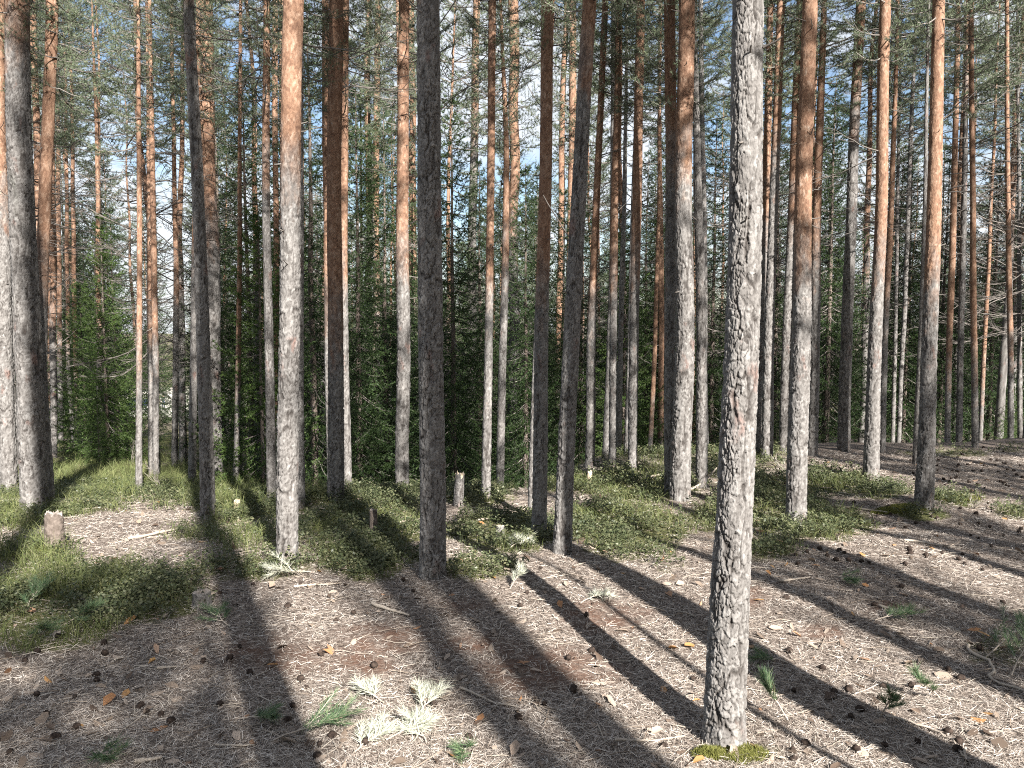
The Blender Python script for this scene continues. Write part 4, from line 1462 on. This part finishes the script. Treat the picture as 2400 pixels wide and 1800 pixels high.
# ------------------------------------------------------------------ bare shrubs
def shrub(px, py, hpx, label, n=4, spread=.35):
    c = ground(px, py)
    h = hpx * depth(c) / F_PX
    paths = []
    for k in range(n):
        az = rng.uniform(0, 6.28)
        P = np.zeros((9, 3))
        t = np.linspace(0, 1, 9)
        l = h * rng.uniform(.6, 1.0)
        P[:, 0] = np.cumsum(rng.normal(0, .03, 9)) * l + math.cos(az) * spread * l * t ** 1.5
        P[:, 1] = np.cumsum(rng.normal(0, .03, 9)) * l + math.sin(az) * spread * l * t ** 1.5
        P[:, 2] = l * t - .02
        P[:, :2] -= P[0, :2]
        paths.append((P, np.linspace(.006, .0018, 9)))
        T = unit(np.gradient(P, axis=0))
        for j in range(7):
            i = rng.integers(2, 8)
            d = unit(T[i] * .7 + rng.normal(0, .6, 3))
            q = P[i] + d * np.linspace(0, 1, 4)[:, None] * l * rng.uniform(.12, .32) + np.array([0, 0, .05]) * (np.linspace(0, 1, 4) ** 2)[:, None]
            paths.append((q, np.linspace(.0028, .0012, 4)))
    V, F = tubes(paths, 4)
    tag(link('bare_shrub', mesh_np('bare_shrub', V, F, SHRUBW, smooth=True), None, c), label, 'bare shrub', 'leafless shrubs at the crest')


shrub(912, 1135, 130, "leafless pale shrub between the twin slim pines and the straight sunlit pine", 4)
shrub(1062, 1120, 90, "tangle of bare twigs behind the tall broken stump", 5, .6)
shrub(572, 1138, 60, "bare twiggy shrub right of the white based slim pine", 6, .9)
shrub(375, 1150, 70, "bare shrub with thin stems right of the very slim cream pine", 5, .5)
shrub(310, 1085, 70, "thin bare shrub deep behind the grass left of the very slim cream pine", 4, .4)
shrub(1310, 1110, 40, "small bare sapling between the two dark trunks", 3, .4)
shrub(2030, 1135, 34, "small dry shoots beside the glowing orange pine's foot", 5, .7)
shrub(2280, 1195, 40, "leaning dry twigs near the pale moss hump at right", 4, .7)
shrub(1840, 1110, 50, "low tangled dry brush left of the flaky orange pine", 6, .9)

# ------------------------------------------------------------------ the clearing far left: cars and a person
PAINT_B = mat_plain('blue_paint', (.03, .12, .50), .25, .6)
PAINT_D = mat_plain('dark_blue_paint', (.02, .035, .10), .25, .6)
GLASS = mat_plain('car_glass', (.02, .025, .03), .08, .8)
TYRE = mat_plain('rubber', (.02, .02, .02), .8, .2)
RIM = mat_plain('wheel_metal', (.5, .5, .52), .3, .6, None, 20, .8)
LAMP = mat_plain('lamp_glass', (.8, .8, .78), .1, .8)
JACKET = mat_plain('dark_cloth', (.03, .03, .035), .9, .2)
JEANS = mat_plain('blue_denim', (.03, .05, .16), .9, .2)
SKIN = mat_plain('skin', (.55, .36, .28), .6, .3)
HAIR = mat_plain('brown_hair', (.05, .035, .025), .8, .3)


def car(px, Y, rz, paint, label):
    x = at_y(px, 950, Y)[0]
    e = empty('parked_car', (x, Y, hz(x, Y)), label, 'car', 'cars parked in the clearing', rz)
    # lofted body: stations along y (front at -y): (y, half width, sill z, belt z, roof z, half roof width)
    st = [(-2.05, .62, .34, .52, .54, .55), (-1.98, .78, .26, .66, .68, .70), (-1.5, .86, .22, .80, .82, .76), (-.95, .88, .22, .90, .93, .74),
          (-.35, .88, .22, .94, 1.36, .60), (.3, .88, .22, .95, 1.46, .60), (1.0, .88, .22, .95, 1.42, .59), (1.6, .87, .24, .94, 1.22, .60),
          (1.95, .82, .28, .90, .96, .70), (2.08, .68, .36, .70, .74, .62)]
    sec = []
    for y, w, s, b_, r, rw in st:
        sec.append([(-w * .9, y, s), (-w, y, (s + b_) / 2), (-w * .98, y, b_), (-(rw + w) / 2, y, (b_ + r) / 2), (-rw, y, r - .03 * (r - b_)), (-rw * .5, y, r + .02), (0, y, r + .03),
                    (rw * .5, y, r + .02), (rw, y, r - .03 * (r - b_)), ((rw + w) / 2, y, (b_ + r) / 2), (w * .98, y, b_), (w, y, (s + b_) / 2), (w * .9, y, s)])
    V = np.array(sec).reshape(-1, 3)
    k = 13
    i = np.arange(len(st) - 1)[:, None] * k
    kk = np.arange(k)[None, :]
    Fq = np.stack([i + kk, i + (kk + 1) % k, i + k + (kk + 1) % k, i + k + kk], -1).reshape(-1, 4)
    caps = [np.arange(k)[None, ::-1], (len(st) - 1) * k + np.arange(k)[None, :]]
    link('body', mesh_np('body', V, [Fq] + caps, paint, smooth=False), e)
    S = np.array(sec)

    def pane(name, q, off):
        q = np.array(q, float) + np.array(off)
        nrm = unit(np.cross(q[1] - q[0], q[3] - q[0]))
        V = np.concatenate([q, q - nrm * .02])
        F = np.array([[0, 1, 2, 3], [7, 6, 5, 4], [0, 4, 5, 1], [1, 5, 6, 2], [2, 6, 7, 3], [3, 7, 4, 0]])
        link(name, mesh_np(name, V, F, GLASS), e)
    lerp = lambda a, b_, t: a + (b_ - a) * t
    wl, wr = lerp(S[3, 4], S[4, 4], .12), lerp(S[3, 8], S[4, 8], .12)
    tl, tr = lerp(S[3, 4], S[4, 4], .9), lerp(S[3, 8], S[4, 8], .9)
    pane('windscreen', [wl * [.9, 1, 1], wr * [.9, 1, 1], tr * [.92, 1, 1], tl * [.92, 1, 1]], (0, -.03, .045))
    bl, brr = lerp(S[7, 4], S[6, 4], .1), lerp(S[7, 8], S[6, 8], .1)
    cl_, cr_ = lerp(S[8, 4], S[7, 4], .3), lerp(S[8, 8], S[7, 8], .3)
    pane('rear_window', [cr_ * [.9, 1, 1], cl_ * [.9, 1, 1], bl * [.9, 1, 1], brr * [.9, 1, 1]], (0, .03, .05))
    for sgn, a, c in ((-1, 2, 4), (1, 10, 8)):
        for (s0, s1) in ((4, 5), (5, 6)):
            q = [lerp(S[s0, a], S[s0, c], .12), lerp(S[s1, a], S[s1, c], .12), lerp(S[s1, a], S[s1, c], .85), lerp(S[s0, a], S[s0, c], .85)]
            q[0] = q[0] + (q[1] - q[0]) * .06
            q[3] = q[3] + (q[2] - q[3]) * .06
            if sgn > 0:
                q = [q[1], q[0], q[3], q[2]]
            pane('side_window', q, (sgn * .025, 0, 0))
    for sx in (-1, 1):
        for wy in (-1.3, 1.3):
            th = np.linspace(0, 2 * math.pi, 20, endpoint=False)
            def ring(r, xx):
                return np.stack([np.full(20, xx), wy + r * np.cos(th), .32 + r * np.sin(th)], 1)
            V = np.concatenate([ring(.20, sx * .90), ring(.31, sx * .90), ring(.33, sx * .86), ring(.33, sx * .72), ring(.2, sx * .70)])
            ii = np.arange(4)[:, None] * 20
            kk = np.arange(20)[None, :]
            F = np.stack([ii + kk, ii + (kk + 1) % 20, ii + 20 + (kk + 1) % 20, ii + 20 + kk], -1).reshape(-1, 4)
            wh = link('wheel', mesh_np('wheel', V, F, TYRE), e)
            V = np.concatenate([ring(.20, sx * .895), ring(.06, sx * .91), np.array([[sx * .91, wy, .32]])])
            F = np.stack([kk[0], (kk[0] + 1) % 20, 20 + (kk[0] + 1) % 20, 20 + kk[0]], 1)
            F2 = np.stack([20 + kk[0], 20 + (kk[0] + 1) % 20, np.full(20, 40)], 1)
            link('rim', mesh_np('rim', V, [F, F2], RIM), wh)
        th = np.linspace(0, 2 * math.pi, 14, endpoint=False)
        c = np.array([sx * .60, -2.0, .60])
        V = np.concatenate([c + np.stack([.15 * np.cos(th), np.full(14, -.05), .07 * np.sin(th)], 1), c + np.stack([.16 * np.cos(th), np.full(14, .06), .08 * np.sin(th)], 1), [c + np.array([0, -.07, 0])]])
        kk = np.arange(14)
        F = np.stack([kk, (kk + 1) % 14, 14 + (kk + 1) % 14, 14 + kk], 1)
        link('headlight', mesh_np('headlight', V, [F, np.stack([kk, (kk + 1) % 14, np.full(14, 28)], 1)], LAMP), e)
    B = np.array([(-.70, -2.1, .30), (.70, -2.1, .30), (.74, -2.0, .28), (-.74, -2.0, .28), (-.70, -2.1, .46), (.70, -2.1, .46), (.74, -2.0, .48), (-.74, -2.0, .48)])
    link('bumper', mesh_np('bumper', B, np.array([[0, 1, 5, 4], [1, 2, 6, 5], [3, 0, 4, 7], [4, 5, 6, 7], [0, 3, 2, 1]]), TYRE), e)


car(44, 96, .15, PAINT_B, "bright blue parked car glimpsed between the two leftmost thick pines")
car(316, 101, -.25, PAINT_D, "dark blue parked car glimpsed left of the very slim cream pine")


def person(px, Y, label):
    x = at_y(px, 950, Y)[0]
    e = empty('person', (x, Y, hz(x, Y)), label, 'person', None, .4)
    J, Ed, R = [], [], []

    def j(p, r, parent=None):
        J.append(p)
        R.append(r)
        if parent is not None:
            Ed.append((parent, len(J) - 1))
        return len(J) - 1
    pel = j((0, 0, .95), .135)
    sp = j((0, .01, 1.15), .125, pel)
    ch = j((0, .01, 1.36), .15, sp)
    nk = j((0, 0, 1.50), .06, ch)
    hd = j((0, -.01, 1.60), .085, nk)
    j((0, -.005, 1.69), .08, hd)
    for s in (-1, 1):
        hip = j((s * .09, 0, .88), .09, pel)
        kn = j((s * .10, -.02, .50), .062, hip)
        an = j((s * .11, .02, .09), .042, kn)
        j((s * .12, -.14, .04), .035, an)
        sh = j((s * .19, .01, 1.42), .062, ch)
        el = j((s * .25, .03, 1.14), .046, sh)
        wr = j((s * .25, -.06, .90), .030, el)
        pm = j((s * .25, -.08, .83), .034, wr)
        for q, l in ((-.024, .060), (-.008, .072), (.008, .068), (.024, .055)):
            f = j((s * .25, -.08 + q, .83 - .5 * l - .02), .009, pm)
            j((s * .245, -.085 + q, .83 - l - .03), .007, f)
        j((s * .235, -.115, .815), .009, pm)
    me = bpy.data.meshes.new('body')
    me.from_pydata([Vector(p) for p in J], Ed, [])
    o = link('body', me, e)
    md = o.modifiers.new('skin', 'SKIN')
    for v, r in zip(me.skin_vertices[0].data, R):
        v.radius = (r, r * .85)
    me.skin_vertices[0].data[0].use_root = True
    o.modifiers.new('sub', 'SUBSURF').render_levels = 1
    for m in (SKIN,):
        me.materials.append(m)
    bpy.context.view_layer.update()
    dg = bpy.context.evaluated_depsgraph_get()
    ev = bpy.data.meshes.new_from_object(o.evaluated_get(dg))
    o.modifiers.clear()
    o.data = ev
    # jacket and jeans: shells 1.5 cm proud of the body
    n = len(ev.vertices)
    co_ = np.zeros(n * 3, np.float32)
    ev.vertices.foreach_get('co', co_)
    no_ = np.zeros(n * 3, np.float32)
    ev.vertices.foreach_get('normal', no_)
    co_, no_ = co_.reshape(-1, 3), no_.reshape(-1, 3)
    for nm, m, sel in (('jacket', JACKET, lambda c: (c[2] > .86) & (c[2] < 1.50) & ~((np.abs(c[0]) > .2) & (c[2] < .90))), ('trousers', JEANS, lambda c: (c[2] > .07) & (c[2] < .97) & (np.abs(c[0]) < .2))):
        fs = [list(p.vertices) for p in ev.polygons if sel(np.array(p.center))]
        used = sorted({v for f in fs for v in f})
        mp_ = {v: i for i, v in enumerate(used)}
        V = co_[used] + no_[used] * (.02 if nm == 'jacket' else .012)
        q = [[mp_[v] for v in f] for f in fs]
        link(nm, mesh_np(nm, V, [np.array([f for f in q if len(f) == 4], np.int32).reshape(-1, 4), np.array([f for f in q if len(f) == 3], np.int32).reshape(-1, 3)], m), e)
    fs = [list(p.vertices) for p in ev.polygons if p.center[2] > 1.66 or (p.center[2] > 1.58 and p.center[1] > .02)]
    used = sorted({v for f in fs for v in f})
    mp_ = {v: i for i, v in enumerate(used)}
    q = [[mp_[v] for v in f] for f in fs]
    link('hair', mesh_np('hair', co_[used] + no_[used] * .015, [np.array([f for f in q if len(f) == 4], np.int32).reshape(-1, 4), np.array([f for f in q if len(f) == 3], np.int32).reshape(-1, 3)], HAIR), e)


person(383, 107, "distant person in dark jacket and blue trousers standing in the bright clearing")



# ------------------------------------------------------------------ light, sky, camera
w = bpy.data.worlds.new('World')
scene.world = w
w.use_nodes = True
nt = w.node_tree
b = NB(nt)
bg = nt.nodes['Background']
sky = b.n('ShaderNodeTexSky', sky_type='NISHITA')
sky.sun_disc = False
sky.sun_elevation = SUN_EL
sky.sun_rotation = math.pi - SUN_AZ
tc = b.n('ShaderNodeTexCoord')
mp = b.n('ShaderNodeMapping')
mp.inputs['Scale'].default_value = (1, 1, 1.6)
b.l(tc.outputs['Generated'], mp.inputs['Vector'])
cl = b.ramp(b.noise(mp.outputs[0], 3.2, 6, .6), [(.44, 0.0), (.54, 1.0)])
skyc = b.mix(b.math('MULTIPLY', cl, .85), sky.outputs[0], (5.6, 5.8, 6.1))
b.l(skyc, bg.inputs['Color'])
bg.inputs['Strength'].default_value = SKY_STR

sun = bpy.data.lights.new('sun', 'SUN')
sun.energy = SUN_STR
sun.angle = math.radians(.53)
sun.color = (1, .955, .895)
so = bpy.data.objects.new('sun', sun)
COL.objects.link(so)
so.rotation_euler = Vector(TO_SUN).to_track_quat('Z', 'Y').to_euler()

cam = bpy.data.cameras.new('camera')
cam.sensor_width = 36
cam.lens = 36 * F_PX / 2400
cam.clip_start = .05
cam.clip_end = 5000
co = bpy.data.objects.new('camera', cam)
COL.objects.link(co)
co.location = (0, 0, CAM_Z)
co.rotation_euler = (math.radians(90) - PITCH, 0, 0)
scene.camera = co

scene.view_settings.view_transform = 'Standard'
scene.view_settings.look = 'None'
scene.view_settings.exposure = EXPOSURE
scene.cycles.max_bounces = 6
scene.cycles.diffuse_bounces = 3
scene.cycles.transmission_bounces = 4
scene.cycles.caustics_reflective = False
scene.cycles.caustics_refractive = False
scene.cycles.pixel_filter_type = 'BLACKMAN_HARRIS'
scene.cycles.filter_width = 1.1
scene.cycles.use_denoising = False
